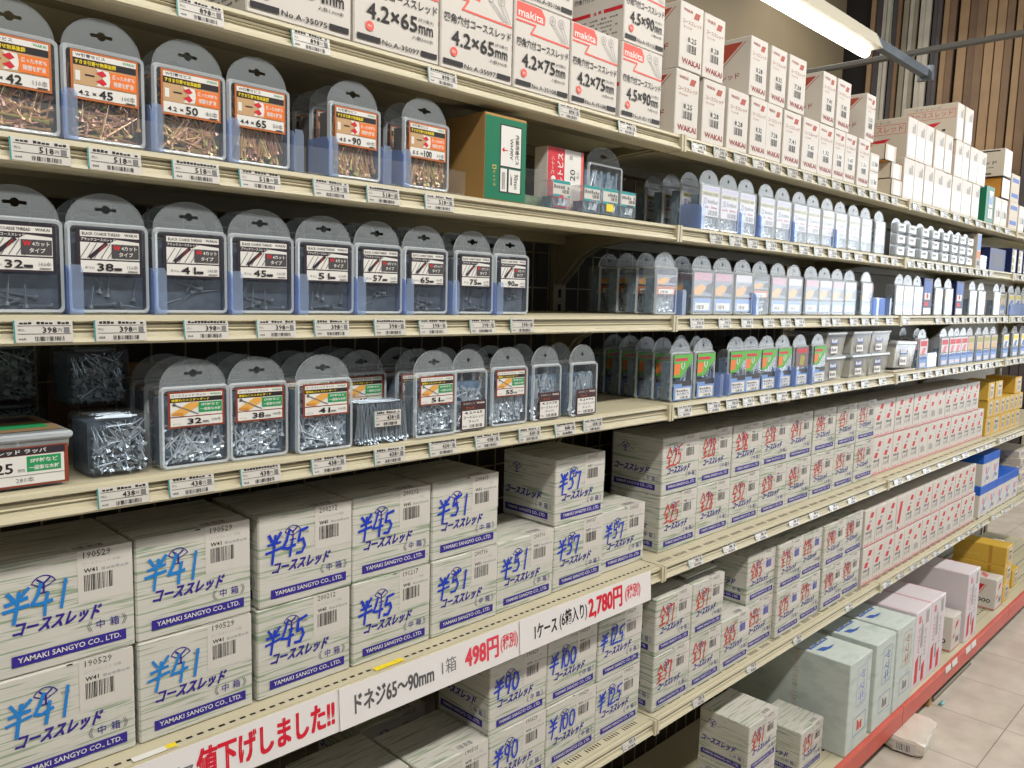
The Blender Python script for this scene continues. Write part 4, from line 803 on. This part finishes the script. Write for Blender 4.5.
lane(0, Z['third'], .897, 'third', G3, 'plank0', lambda cw, ch: card_plank(cw, ch, 0), [1.421, 1.502, 1.75, 1.922, 2.082, 2.272], desc='plank picture card', w=.078, h=.121, n=24, cz=(.08, .92), cx=(.06, .94), inside=True, zt=.07)
lane(0, Z['third'], .897, 'third', G3, 'plank2', lambda cw, ch: card_plank(cw, ch, 2), [1.587, 1.834, 2.003, 2.164], desc='lilac-topped card', w=.078, h=.121, n=24, cz=(.08, .92), cx=(.06, .94), inside=True, zt=.07)
lane(0, Z['third'], .897, 'third', G3, 'plank1', lambda cw, ch: card_plank(cw, ch, 1), [1.291, 1.668], desc='dark-topped card', w=.074, h=.121, n=24, cz=(.42, .92), cx=(.06, .94), inside=True, zt=.07)
for j in range(3): case(1.291, .942 + .046 * j, Z['third'], 'clear screw case %s behind the dark-topped card case on the third shelf' % ('directly', 'two places', 'three places')[j], G3, 'plank1', lambda cw, ch: card_plank(cw, ch, 1), 'z', w=.074, h=.121, n=18, plus=True, cz=(.42, .92), cx=(.06, .94), inside=True)
for j in range(2): case(1.421, .945 + .046 * j, Z['third'], 'clear screw case %s behind the first plank picture case on the third shelf' % ('directly', 'two places')[j], G3, 'plank0', lambda cw, ch: card_plank(cw, ch, 0), 'z', w=.078, h=.121, n=18, plus=True, cz=(.08, .92), cx=(.06, .94), inside=True)
case(2.375, .935, Z['third'], 'clear screw case set back behind a blue divider at the end of the second bay', G3, 'plank0', lambda cw, ch: card_plank(cw, ch, 0), 'z', w=.078, h=.121, n=18, plus=True, cz=(.08, .92), cx=(.06, .94))
lane(0, Z['fourth'], .9, 'fourth', G4, 'green', card_green, [1.362, 1.446, 1.578, 1.646, 1.722, 1.803, 2.0], desc='green and red card', w=.078, h=.127, hr=.1, n=40, cz=(.03, .95), cx=(.08, .95), zt=.08)
case(1.892, .9, Z['fourth'], 'clear screw case with dusky red-topped card beside the green card cases', G4, 'greenr', lambda cw, ch: card_green(cw, ch, True), 'z', w=.078, h=.127, hr=.1, n=30, plus=True, cz=(.03, .95), cx=(.08, .95), zt=.08)
for j in range(4): case(1.362, .944 + .042 * j, Z['fourth'], 'clear screw case %s behind the first green card case' % ('directly', 'two places', 'three places', 'four places')[j], G4, 'green', card_green, 'z', w=.078, h=.127, hr=.1, n=22, plus=True, cz=(.03, .95), cx=(.08, .95), zt=.08)
for j in range(2): case(1.515 , .955 + .04 * j, Z['fourth'], 'clear screw case in the gap between green card cases, %s row back' % ORD[j], G4, 'greenr', lambda cw, ch: card_green(cw, ch, True), 'z', w=.06, h=.127, hr=.1, n=16, plus=True, cz=(.03, .95), cx=(.08, .95), zt=.08)
# third bay
lane(0, Z['third'], .897, 'third', G3, 'r1', lambda cw, ch: card_red(cw, ch, 1), [2.53, 2.597, 2.682, 2.872, 2.976, 3.25, 3.565, 3.66], desc='tan and olive card', w=.082, h=.124, n=10, cz=(.05, .92), cx=(.06, .94), inside=True, zt=.06)
lane(0, Z['third'], .897, 'third', G3, 'r2', lambda cw, ch: card_red(cw, ch, 2), [3.36, 3.775, 3.885, 3.99], desc='white and yellow card', w=.09, h=.122, n=10, cz=(.05, .92), cx=(.06, .94), inside=True, zt=.06)
def bluepack():
    mb = MB(); w, d, h = .085, .03, .12; mb.rbox(0, 0, 0, w, d, h, NAVY, .002); F = front(mb); F.rect(w * .1, h * .5, w * .9, h * .92, BLUEM); F.up(); F.rect(w * .15, h * .42, w * .75, h * .6, WHITE); F.up(); F.disc(w * .45, h * .52, .009, REDP); F.rect(w * .15, h * .25, w * .6, h * .36, REDP); F.rect(w * .1, h * .03, w * .9, h * .2, STICK); return mb
for x, lb in ((2.768, 'navy packet with red round mark, left of two on the third shelf'), (3.098, 'navy packet with red round mark, right of two on the third shelf')): link('navy_packet', shared(('bluepack',), bluepack), (x, .9, Z['third']), label=lb, cat='packet', group='navy packets on the third shelf')
lane(0, Z['fourth'], .903, 'fourth', G4, 'r0', lambda cw, ch: card_red(cw, ch, 0), [2.778, 2.99, 3.075, 3.14, 3.215], desc='red-topped blue card', w=.08, h=.13, hr=.102, n=10, cz=(.03, .95), cx=(.06, .94), zt=.06)
lane(0, Z['fourth'], .903, 'fourth', G4, 'r1', lambda cw, ch: card_red(cw, ch, 1), [3.296, 3.395, 3.492, 3.597], desc='olive-topped blue card', w=.088, h=.13, hr=.102, n=10, cz=(.03, .95), cx=(.06, .94), zt=.06)
lane(0, Z['fourth'], .903, 'fourth', G4, 'r2', lambda cw, ch: card_red(cw, ch, 2), [3.765, 3.915, 4.05], desc='yellow-topped blue card', w=.095, h=.13, hr=.102, n=10, cz=(.03, .95), cx=(.06, .94), zt=.06)
for j in range(2): case(2.872, .95 + .045 * j, Z['fourth'], 'clear screw case set back behind the red-topped cards, %s row back' % ORD[j], G4, 'r0', lambda cw, ch: card_red(cw, ch, 0), 'z', w=.08, h=.13, hr=.102, n=10, plus=True, cz=(.03, .95), cx=(.06, .94), zt=.06)
# small blister cards with three bubbles, second shelf
def blister():
    mb = MB(); w, h = .078, .116; mb.poly([(x, .012, zz) for x, zz in [(0, 0), (w, 0), (w, h * .8)] + [(w / 2 + w / 2 * math.cos(math.pi * k / 10), h * .8 + h * .2 * math.sin(math.pi * k / 10)) for k in range(1, 10)] + [(0, h * .8)]], FROST)
    for k in range(3): mb.rbox(.006, -.006, .004 + k * .034, w - .006, .012, .034 + k * .034, FROST, .004); mb.box(.012, -.003, .008 + k * .034, w - .012, .01, .022 + k * .034, ZINCF); F = front(mb, .006, .004 + k * .034, -.0062); F.rect(.012, .012, .05, .025, STICK); F.up(); F.scribble(.016, .014, .046, .022, GREY, 4)
    return mb
for k, x in enumerate([2.495, 2.585, 2.70, 2.80, 2.9, 2.995, 3.08, 3.165]): link('blister_pack', shared(('blister',), blister), (x, .903, Z['second']), label='small blister pack with three bubbles, %s from left on the second shelf' % ORD[k], cat='blister pack', group='three-bubble blister packs')
mb = MB(); mb.rbox(0, 0, 0, .045, .08, .125, WSIDE, .002); F = front(mb); F.rect(.003, .065, .042, .12, BLUEP); F.rect(.003, .035, .042, .06, ORANGE); F.up(); F.scribble(.008, .01, .038, .03, GREY, 4)
link('slim_box', mb.mesh('slim_box'), (3.285, .897, Z['second']), label='slim upright box with pale blue and orange label on the second shelf', cat='box')
mb = MB(); mb.rbox(0, 0, 0, .22, .2, .09, NAVY, .002); F = front(mb); F.rect(.05, .02, .17, .07, DARKP)
link('navy_box', mb.mesh('navy_box'), (3.52, .915, Z['second']), label='wide navy box on the second shelf beside yellow-labelled packs', cat='box')
def ypack():
    mb = MB(); mb.rbox(0, 0, 0, .07, .06, .1, NAVY, .002); F = front(mb); F.rect(.006, .006, .064, .094, STICK); F.up()
    for k in range(3): F.rect(.01, .012 + k * .03, .034, .032 + k * .03, OLIVE)
    return mb
for k, x in enumerate((3.77, 3.87, 3.96)): link('yellow_label_pack', shared(('ypack',), ypack), (x, .9, Z['second']), label='navy pack with three yellow labels on the second shelf, %s from left' % ORD[k], cat='pack', group='yellow-labelled navy packs')

# clear lidded tubs on the fourth shelf
def tub_mb(w, d, h, t=.006):
    mb = MB(); A = [(t, t), (w - t, t), (w - t, d - t), (t, d - t)]; B = [(0, 0), (w, 0), (w, d), (0, d)]; hl = h * .87
    mb.add([(x, y, 0) for x, y in A] + [(x, y, hl) for x, y in B], [(0, 1, 5, 4), (1, 2, 6, 5), (2, 3, 7, 6), (3, 0, 4, 7), (0, 3, 2, 1)], clear('frosted_tub', (206, 208, 204), .42, rough=.15)); return mb
def lid_mb(w, d, h):
    mb = MB(); mb.rbox(-.003, -.003, h * .87, w + .003, d + .003, h, FROST, .002); return mb
def fill_mb(w, d, h, kind='g'):
    mb = MB(); r = random.Random(3); M = mat('pale_screw_heap', (222, 218, 204), .5, .5, 150, metal=.2); mb.box(.008, .0075, .003, w - .008, d - .009, h * .74, ZINCF if kind == 'z' else M)
    for k in range(40):
        a = r.uniform(0, math.pi); l = .011; x, zz = r.uniform(.02, w - .02), r.uniform(.014, h * .7); mb.tube((x - math.cos(a) * l, .0062, zz - math.sin(a) * l), (x + math.cos(a) * l, .0066, zz + math.sin(a) * l), .0013, ZINC if kind == 'z' else BEIGE, 5)
    return mb
def tublabel_mb(w, h, c):
    mb = MB(); F = front(mb); F.e = .0001; F.rect(w * .25, h * .5, w * .62, h * .8, c); F.rect(w * .25, h * .12, w * .6, h * .4, STICK); F.up(); F.scribble(w * .28, h * .2, w * .56, h * .35, GREY, 3); F.scribble(w * .28, h * .55, w * .58, h * .7, WHITE, 4); return mb
def tub(x, y, z, w, d, h, label, rot=None, lab=True, kind='g'):
    o = link('lidded_tub', shared(('tub', w, d, h), lambda: tub_mb(w, d, h)), (x, y, z), label=label, cat='tub', group='clear lidded tubs on the fourth shelf', rot=rot)
    link('lid', shared(('tub_lid', w, d, h), lambda: lid_mb(w, d, h)), (0, 0, 0), o); link('screws', shared(('tub_fill', w, d, h, kind), lambda: fill_mb(w, d, h, kind)), (0, 0, 0), o, kind='stuff')
    if lab: link('label_card', shared(('tub_label', w, h), lambda: tublabel_mb(w, h, BLUEM)), (0, .0015, 0), o)
    return o
for x, w, nm in ((2.085, .118, 'left'), (2.25, .13, 'middle'), (2.388, .135, 'right')):
    for j in range(2): tub(x, .905, Z['fourth'] + .0655 * j, w, .12, .065, 'clear lidded tub of screws, %s of the %s stack in the second bay' % (('bottom', 'top')[j], nm))
tub(2.58, .905, Z['fourth'] + .0125, .17, .13, .085, 'clear lidded tub tilted on a pale tray, alone in the third bay', rot=(0, .03, 0))
mb = MB(); mb.rbox(0, 0, 0, .19, .14, .005, WSIDE, .002); link('tray', mb.mesh('tray'), (2.565, .9, Z['fourth']), label='pale shallow tray under the tilted tub on the fourth shelf', cat='tray')
o = tub(.159, .9, Z['fourth'], .104, .13, .056, 'clear lidded tub with brown-edged label marked 25, left end of the fourth shelf', lab=False, kind='z')
mb = MB(); w, h = .1, .04; mb.box(0, 0, 0, w, .0004, h, BROWNP); F = front(mb); F.rect(w * .03, h * .8, w * .97, h * .97, DARKP); F.rect(w * .03, h * .05, w * .96, h * .78, WHITE); F.up(); F.text('コーススレッド ラッパ', w * .1, h * .83, w * .8, h * .94, WHITE, .02, res=1); F.text('25', w * .34, h * .36, w * .5, h * .62, INK, .02); F.text('mm', w * .54, h * .37, w * .6, h * .45, INK, res=1)
F.rect(w * .62, h * .36, w * .93, h * .75, GREENP); F.up(); F.text('SPF材など', w * .65, h * .58, w * .9, h * .7, WHITE, .02, res=1); F.text('一般的な木材', w * .64, h * .4, w * .91, h * .52, WHITE, .02, res=1); F.text('280本', w * .52, h * .1, w * .68, h * .24, GREY, res=1); F.rect(w * .03, h * .28, w * .96, h * .29, INK)
T = topf(mb, .0535, .002, .0); T.rect(.004, .012, .098, .118, mat('print_dull_tan', (150, 122, 88))); T.up(); T.rect(.01, .03, .09, .06, GREENP); T.rect(.01, .075, .09, .11, DARKP)
link('label_card', mb.mesh('label_card'), (.002, -.0005, .003), o)
def block_mb(w, d, h):
    mb = MB(); mb.rbox(0, 0, 0, w, d, h, FENCE, .004); return mb
ZINCD = mat('zinc_screw_dim', (150, 164, 176), .3, metal=.5)
def loose_mb(w, d, h, up=False):
    mb = MB(); r = random.Random(9); mb.box(.004, .016, .003, w - .004, d - .004, h - .008, mat('dark_blue_heap', (60, 76, 92), .6, .5, 120) if not up else mat('dark_heap', (58, 66, 72), .6, .4, 120))
    for k in range(120):
        a = r.gauss(math.pi / 2, .15) if up else r.uniform(0, math.pi); l = h * .42 if up else .015; x = r.uniform(.005 + abs(math.cos(a)) * l, w - .005 - abs(math.cos(a)) * l); zz = h * .46 + r.uniform(-.003, .004) if up else r.uniform(.004 + abs(math.sin(a)) * l, h - .006 - abs(math.sin(a)) * l); y = r.uniform(.0045, .014)
        p, q = Vector((x - math.cos(a) * l, y, zz - math.sin(a) * l)), Vector((x + math.cos(a) * l, y + .001, zz + math.sin(a) * l)); mb.tube(p, q, .0013, ZINCD, 5, .0006); u = (q - p).normalized(); mb.tube(p, p + u * .003, .0034, ZINCD, 7, .0013)
    if not up:
        for k in range(6): x, zz = r.uniform(.01, w - .01), r.uniform(.01, h - .012); mb.tube((x, .003, zz), (x, .006, zz), .0034, ZINCD, 8)
    for k in range(26 if up else 10):
        y, a = r.uniform(.015, d - .01), 0; mb.tube((r.uniform(.01, w * .4), y, h - .004), (r.uniform(w * .5, w - .008), y + r.uniform(-.01, .01), h - .004), .0013, ZINCD, 5)
    return mb
GLB = 'clear blocks of loose screws on the fourth shelf'
for x, y, dz, lb in ((.281, .9, 0, 'clear box of loose zinc screws, nearest, left of the 32mm case'), (.215, 1.045, 0, 'clear box of loose zinc screws, behind the tub marked 25'), (.285, .972, .068, 'clear box of loose zinc screws, stacked behind and above the nearest one'), (.212, 1.046, .068, 'clear box of loose zinc screws, upper one at the far left')):
    o = link('screw_box', shared(('block',), lambda: block_mb(.066, .07, .067)), (x, y, Z['fourth'] + dz), label=lb, cat='screw box', group=GLB); link('screws', shared(('loose',), lambda: loose_mb(.066, .07, .067)), (0, 0, 0), o, kind='stuff')
o = link('screw_box', shared(('block2',), lambda: block_mb(.093, .046, .064)), (.604, .885, Z['fourth']), label='low clear box of upright zinc screws with a price tag, before the 45mm case', cat='screw box', group=GLB); link('screws', shared(('loose2',), lambda: loose_mb(.093, .046, .06, True)), (0, 0, 0), o, kind='stuff')
link('price_tag', shared(('tag', '438', 1, .045), lambda: tag_mb('438', 5, .045)), (.632, .884, Z['fourth'] + .024), label='white price tag stuck on the low clear box of upright screws', cat='price tag', rot=(-.02, 0, 0))

# odd goods on the second shelf at the end of the first bay
z = Z['second']
def minibox(seed):
    mb = MB(); w, d, h = .047, .03, .046; mb.rbox(0, 0, 0, w, d, h, SIDEP, .002); F = front(mb); F.rect(.002, h * .5, w - .004, h * .97, STICK); F.up(); F.rect(.002, h * .88, w - .004, h * .98, TEAL); F.rect(.002, h * .42, w * .4, h * .5, TEAL); F.rect(w * .8, h * .42, w - .004, h * .5, TEAL); F.scribble(w * .08, h * .7, w * .9, h * .84, GREY, 7, seed); F.bars(w * .5, h * .55, w * .9, h * .68, INK, 9)
    if seed == 2: F.rect(w * .25, h * .15, w * .65, h * .42, YELP)
    elif seed == 0: F.frame(w * .1, h * .06, w * .9, h * .4, .001, REDP)
    return mb
def miniscrews():
    mb = MB(); mb.box(.004, .006, .002, .043, .026, .02, ZINCF); r = random.Random(2)
    for k in range(14): x = r.uniform(.008, .038); mb.tube((x, .004, .006), (x + r.uniform(-.004, .006), .005, .018), .0012, ZINC, 5)
    return mb
for k, x in enumerate((.98, 1.057, 1.106, 1.156)):
    o = link('mini_box', minibox(k).mesh('mini_box'), (x, .89 - .001 * k, z), label='small clear box with teal-edged label, %s of four on the second shelf' % ORD[k], cat='box', group='teal-labelled clear boxes'); link('screws', shared(('miniscrews',), miniscrews), (0, 0, 0), o, kind='stuff')
mb = MB(); w, h = .092, .105; mb.rbox(0, 0, 0, w, .03, h, WHITE, .001); F = front(mb); F.rect(.0005, .0005, w * .46, h - .0005, REDP); F.rect(w * .93, 0, w - .0005, h, SALM); F.up(); F.text('ボルトビス', w * .26, h * .3, w * .42, h * .92, WHITE, .02, 0, 1); F.disc(w * .16, h * .5, .006, WHITE); F.text('コーナン', w * .1, h * .58, w * .18, h * .85, WHITE, .0, 0, 1); F.text('20', w * .62, h * .52, w * .76, h * .7, INK, .0, 0, 1); F.text('本入', w * .8, h * .56, w * .88, h * .68, GREY, 0, 0, 1); F.rect(w * .6, h * .85, w * .68, h * .92, LGREY)
link('red_box', mb.mesh('red_box'), (1.003, .923, z), label='upright red and white box behind the teal-labelled clear boxes', cat='box', rot=(0, 0, 0))
mb = MB(); mb.rbox(0, 0, 0, .085, .14, .06, FENCE, .003); mb.box(.006, .01, .002, .079, .13, .02, mat('green_grey_goods', (120, 140, 120), .5, .3, 60)); link('clear_bin', mb.mesh('clear_bin'), (.922, .912, z), label='empty-looking clear plastic bin between the green box and red box', cat='bin')
case(1.112, .925, z, 'large rounded clear case of long zinc pins behind the teal-labelled boxes', G2, None, None, 'z', w=.098, h=.125, d=.05, hr=.095, L=.06, n=30, upright=True, plus=False)

# blue dividers and clear fences
def divider():
    mb = MB(); pts = [(0, 0), (.05, 0), (.05, .05), (.012, .05), (.004, .048), (0, .042)]; mb.prism_x(pts, 0, .0014, BLUET); F = [(.0014, 0), (.0135, 0), (.0135, .045), (.011, .05), (.0014, .05)]; mb.add([(x, 0.0002, zz) for x, zz in F], [tuple(range(5))], BLUET); return mb
def dividers(sh, xs, y=.8895):
    for k, x in enumerate(xs): link('shelf_divider', shared(('divider',), divider), (x, y, Z[sh]), label='low blue-clear divider plate on the %s shelf, %s from the left' % (sh, ORD[k]), cat='divider', group='blue-clear dividers on the %s shelf' % sh)
dividers('second', [.2645, .3485, .4345, .517, .5655, .648, .681, 1.424, 1.5815, 1.669, 1.83, 2.066])
dividers('third', [.2645, .3485, .4362, .523, .6085, .6882, .7725, .862, 1.37, 1.666, 2.362, 2.46])
dividers('fourth', [1.53, 1.565, 1.802, 1.885, 1.975])
def bluetab(w):
    mb = MB(); pts = rrect(0, 0, w, .05, .006, 3); mb.add([(x, 0, zz) for x, zz in pts], [tuple(range(len(pts)))], BLUET); mb.add([(x, .0014, zz) for x, zz in pts], [tuple(range(len(pts)))], BLUET); return mb
for sh, x, y, w, lb in (('second', 3.345, .9, .08, 'blue-clear front plate beside the slim upright box on the second shelf'), ('third', 2.375, .905, .09, 'blue-clear front plate before the set-back case on the third shelf'), ('fourth', 2.872, .905, .09, 'blue-clear front plate between red-topped cards on the fourth shelf'), ('third', 3.78, .893, .28, 'long blue-clear front plate before the yellow cards on the third shelf')):
    link('front_plate', bluetab(w).mesh('front_plate'), (x, y, Z[sh]), label=lb, cat='plate', group='blue-clear front plates')
def fence(x0, x1, sh, lb, h=.03, y=.8865):
    mb = MB(); mb.box(0, 0, 0, x1 - x0, .001, h, FENCE); mb.box(0, 0, 0, x1 - x0, .02, .001, FENCE); link('shelf_fence', mb.mesh('shelf_fence'), (x0, y, Z[sh] + .0005), label=lb, cat='shelf fence', group='clear plastic shelf fences')
fence(.18, .532, 'second', 'low clear plastic fence before the gold 42 to 65 cases'); fence(.535, .79, 'second', 'low clear plastic fence before the gold 90 and 100 cases', .032)

# ------------------------------------------------------------------ things on the floor, under the kick plate
mb = MB(); bm = bmesh.new(); bmesh.ops.create_cube(bm, size=1); bmesh.ops.subdivide_edges(bm, edges=bm.edges[:], cuts=4, use_grid_fill=True)
rr = random.Random(8)
for v in bm.verts:
    u = v.co * 2; s = 1 - .05 * (abs(u.x) ** 4 * abs(u.y) ** 4 + abs(u.x) ** 4 * abs(u.z) ** 4 + abs(u.y) ** 4 * abs(u.z) ** 4); v.co = Vector((v.co.x * .2 * s, v.co.y * .115 * s, v.co.z * .046 * s)) + Vector((rr.uniform(-.0015, .0015), rr.uniform(-.0015, .0015), rr.uniform(-.0012, .0012)))
bm.verts.index_update(); mb.add([v.co[:] for v in bm.verts], [tuple(v.index for v in f.verts) for f in bm.faces], mat('white_film', (214, 206, 192), .3, .06, 20)); bm.free()
F = Face(mb, (-.1, .03, -.018), (0, -1, 0), (0, 0, 1)); F.e = .002; F.rect(0, 0, .06, .032, STICK); F.up(); F.bars(.01, .006, .05, .026, GREY, 9)
link('wrapped_parcel', mb.mesh('wrapped_parcel', False), (2.565, .768, .0255), rz=.12, label='film-wrapped white parcel lying on the floor under the red kick plate', cat='parcel')
mb = MB()
for k in range(10): a = 2 * math.pi * k / 10; b = a + 2 * math.pi / 10; mb.tube((.028 * math.cos(a), 0, .041 + .028 * math.sin(a)), (.028 * math.cos(b), 0, .041 + .028 * math.sin(b)), .012, mat('dark_rubber', (64, 58, 54), .6), 8)
mb.tube((0, -.016, .041), (0, .016, .041), .02, mat('castor_hub', (96, 90, 84), .5), 14)
link('castor_wheel', mb.mesh('castor_wheel', True), (2.74, .835, .0), rz=.5, label='dark castor wheel under the kick plate behind the wrapped parcel', cat='wheel')
mb = MB(); mb.rbox(0, 0, 0, .025, .05, .075, mat('wood_offcut', (176, 140, 90), .7), .002); link('wood_block', mb.mesh('wood_block'), (2.83, .80, 0), label='wooden block standing under the kick plate right of the castor wheel', cat='wood block')
mb = MB(); mb.rbox(0, 0, 0, .42, .015, .015, mat('olive_strip', (120, 116, 96), .5), .002); link('floor_strip', mb.mesh('floor_strip'), (2.88, .80, 0), label='long dull strip lying on the floor below the red kick plate', cat='strip')
mb = MB(); mb.rbox(0, 0, 0, .03, .012, .01, mat('turquoise_clip', (110, 170, 170), .4), .004); link('plastic_clip', mb.mesh('plastic_clip'), (2.87, .77, 0), label='small turquoise clip on the floor beside the wooden block', cat='clip')
mb = MB(); mb.rbox(0, 0, 0, .25, .1, .08, mat('dark_goods', (70, 68, 62), .6, .3, 30), .006); link('dark_bundle', mb.mesh('dark_bundle'), (2.93, .83, 0), label='dark bundle pushed under the shelving behind the floor strip', cat='bundle')

# ------------------------------------------------------------------ lamp, beams and lumber above
STEEL = mat('galvanised_steel', (150, 158, 166), .35, .08, 20, metal=.7)
Ly = 1.5
lamp = link('hanging_fluorescent_lamp', None, (3.0, Ly, EYE + 1.12), label='white fluorescent lamp fixture glowing under a steel beam', cat='lamp')
mb = MB(); mb.prism_x([(-.075, -.035), (.03, -.035), (.03, .0), (.0, .03), (-.045, .03)], -1.1, .62, mat('lamp_housing', (236, 228, 206), .4)); link('housing', mb.mesh('housing'), (0, -.01, 0), lamp)
glow = bpy.data.materials.new('tube_glow'); glow.use_nodes = True; b = glow.node_tree.nodes['Principled BSDF']; b.inputs['Emission Color'].default_value = (1, .97, .9, 1); b.inputs['Emission Strength'].default_value = 7; b.inputs['Base Color'].default_value = (1, 1, 1, 1)
mb = MB(); mb.tube((-1.08, -.02, -.045), (.60, -.02, -.045), .022, glow, 14); link('tube', mb.mesh('tube', True), (0, 0, 0), lamp)
mb = MB(); mb.rbox(-1.6, -.02, -.02, 1.46, .02, .02, STEEL, .003); mb.box(1.44, -.035, -.035, 1.47, .035, .035, STEEL); link('steel_beam', mb.mesh('steel_beam'), (3.0, Ly + .02, EYE + 1.17), label='square steel beam running above the lamp', cat='beam')
mb = MB(); mb.rbox(-.018, -1.6, -.012, .018, 2.05, .012, mat('rail_grey', (104, 102, 96), .5), .003); link('steel_rail', mb.mesh('steel_rail'), (4.22, 1.0, EYE + 1.215), label='grey steel rail crossing behind the beam in front of the lumber', cat='rail')
mb = MB(); mb.tube((0, 0, 0), (0, 0, 1.5), .004, mat('hanger_wire', (110, 120, 100)), 6); link('hanger_wire', mb.mesh('hanger_wire'), (4.22, 1.62, EYE + 1.226), label='thin wire hanging down to the grey steel rail', cat='wire')
woods = [('brown_wood', (124, 98, 72)), ('pale_wood', (160, 130, 96)), ('grey_moulding', (188, 182, 168)), ('dark_moulding', (78, 72, 72)), ('red_wood', (116, 90, 68)), ('olive_moulding', (140, 132, 114))]
def plank(w, t, h, c):
    mb = MB(); mb.rbox(0, 0, 0, t, w, h, c, .003); return mb
y = 3.02; k = 0; rr = random.Random(21)
seq = []
while y > 1.3:
    zone = (3.02 - y) / 1.7
    if zone < .36: c = rr.choice((2, 3, 5, 5, 2, 1 if rr.random() < .4 else 0)); w = rr.uniform(.03, .05)
    elif zone < .75: c = rr.choice((0, 4, 0, 1, 0, 4)); w = rr.uniform(.05, .085)
    else: c = rr.choice((5, 3, 2, 5, 3)); w = rr.uniform(.035, .06)
    seq.append((y, w, c)); y -= w + rr.choice((.004, .006, .012))
for k, (y, w, c) in enumerate(seq):
    nm, col = woods[c]; h = rr.uniform(4.2, 4.7)
    m = mat('lumber_' + nm, col, .6, .22, 4)
    adj = {0: 'brown plank', 1: 'pale wooden plank', 2: 'grey moulding', 3: 'dark moulding', 4: 'reddish plank', 5: 'olive grey moulding'}[c]
    tens = ORD[k] if k < 20 else ('twenty-' if k < 30 else 'thirty-' if k < 40 else 'forty-') + ORD[k % 10 - 1] if k % 10 else ('thirtieth', 'fortieth')[k // 10 - 3] if k >= 30 else 'twentieth'
    link('lumber_plank', plank(w, .03, h, m).mesh('lumber_plank'), (7.25 + rr.uniform(0, .06), y - w, 0), rot=(0, .03, 0), label='%s upright against the end wall, number %d counting from the olive wall' % (adj, k + 1), cat='lumber', group='long planks and mouldings standing at the end wall')
for k, (y, lb) in enumerate(((1.93, 'short pale grey moulding with square top, left of the pair before the dark lumber'), (1.84, 'short pale grey moulding with square top, right of the pair before the dark lumber'))):
    link('short_moulding', plank(.05, .03, 2.55, mat('pale_grey_moulding', (176, 174, 166), .5, .08, 6)).mesh('short_moulding'), (7.12, y, 0), rot=(0, .03, 0), label=lb, cat='lumber', group='short pale mouldings')

# ------------------------------------------------------------------ light, world, camera
def area(name, loc, rot, sx, sy, e, col=(1, 1, 1)):
    l = bpy.data.lights.new(name, 'AREA'); l.shape = 'RECTANGLE'; l.size = sx; l.size_y = sy; l.energy = e; l.color = col
    o = bpy.data.objects.new(name, l); C.objects.link(o); o.location = loc; o.rotation_euler = rot; return o
area('aisle_light_row', (2.0, -.55, 3.1), (math.radians(22), 0, 0), 7.5, .16, 140, (1, .96, .895))
area('ceiling_light_row', (2.2, -2.4, 3.3), (math.radians(30), 0, 0), 7, .5, 15, (1, .97, .93))
area('shop_window', (7.45, -1.7, 1.75), (math.radians(90), 0, math.radians(90)), 3.2, 2.2, 115, (.86, .93, 1))
area('far_aisle_row', (3.5, 2.3, 3.6), (0, 0, 0), 6, .3, 60, (1, .96, .9))
area('lumber_fill', (5.6, 2.3, 3.9), (0, math.radians(-35), 0), .4, 2, 24, (1, .96, .9))  # added fill lamp to brighten the planks, stands for no fixture
w = bpy.data.worlds.new('world'); S.world = w; w.use_nodes = True; bg = w.node_tree.nodes['Background']; bg.inputs[0].default_value = (.92, .95, 1, 1); bg.inputs[1].default_value = .07

F_PX, YAW, PITCH, ROLL = 807.2, .780248, .108539, .0247667
cy, sy, cp, sp, cr, sr = math.cos(YAW), math.sin(YAW), math.cos(PITCH), math.sin(PITCH), math.cos(ROLL), math.sin(ROLL)
fwd = Vector((cy * cp, sy * cp, -sp)); up0 = Vector((cy * sp, sy * sp, cp)); right0 = Vector((sy, -cy, 0))
rt = right0 * cr + up0 * sr; up = up0 * cr - right0 * sr
cam = bpy.data.cameras.new('camera'); cam.sensor_width = 36; cam.lens = F_PX / 1024 * 36; cam.clip_start = .02
co = bpy.data.objects.new('camera', cam); C.objects.link(co)
M = Matrix.Identity(4)
for k in range(3): M[k][0], M[k][1], M[k][2] = rt[k], up[k], -fwd[k]
M[2][3] = EYE
co.matrix_world = M; S.camera = co
S.view_settings.view_transform = 'Standard'; S.view_settings.exposure = 0.0
S.cycles.transparent_max_bounces = 24; S.cycles.max_bounces = 6; S.cycles.glossy_bounces = 3; S.cycles.diffuse_bounces = 3
S.cycles.sample_clamp_indirect = 4
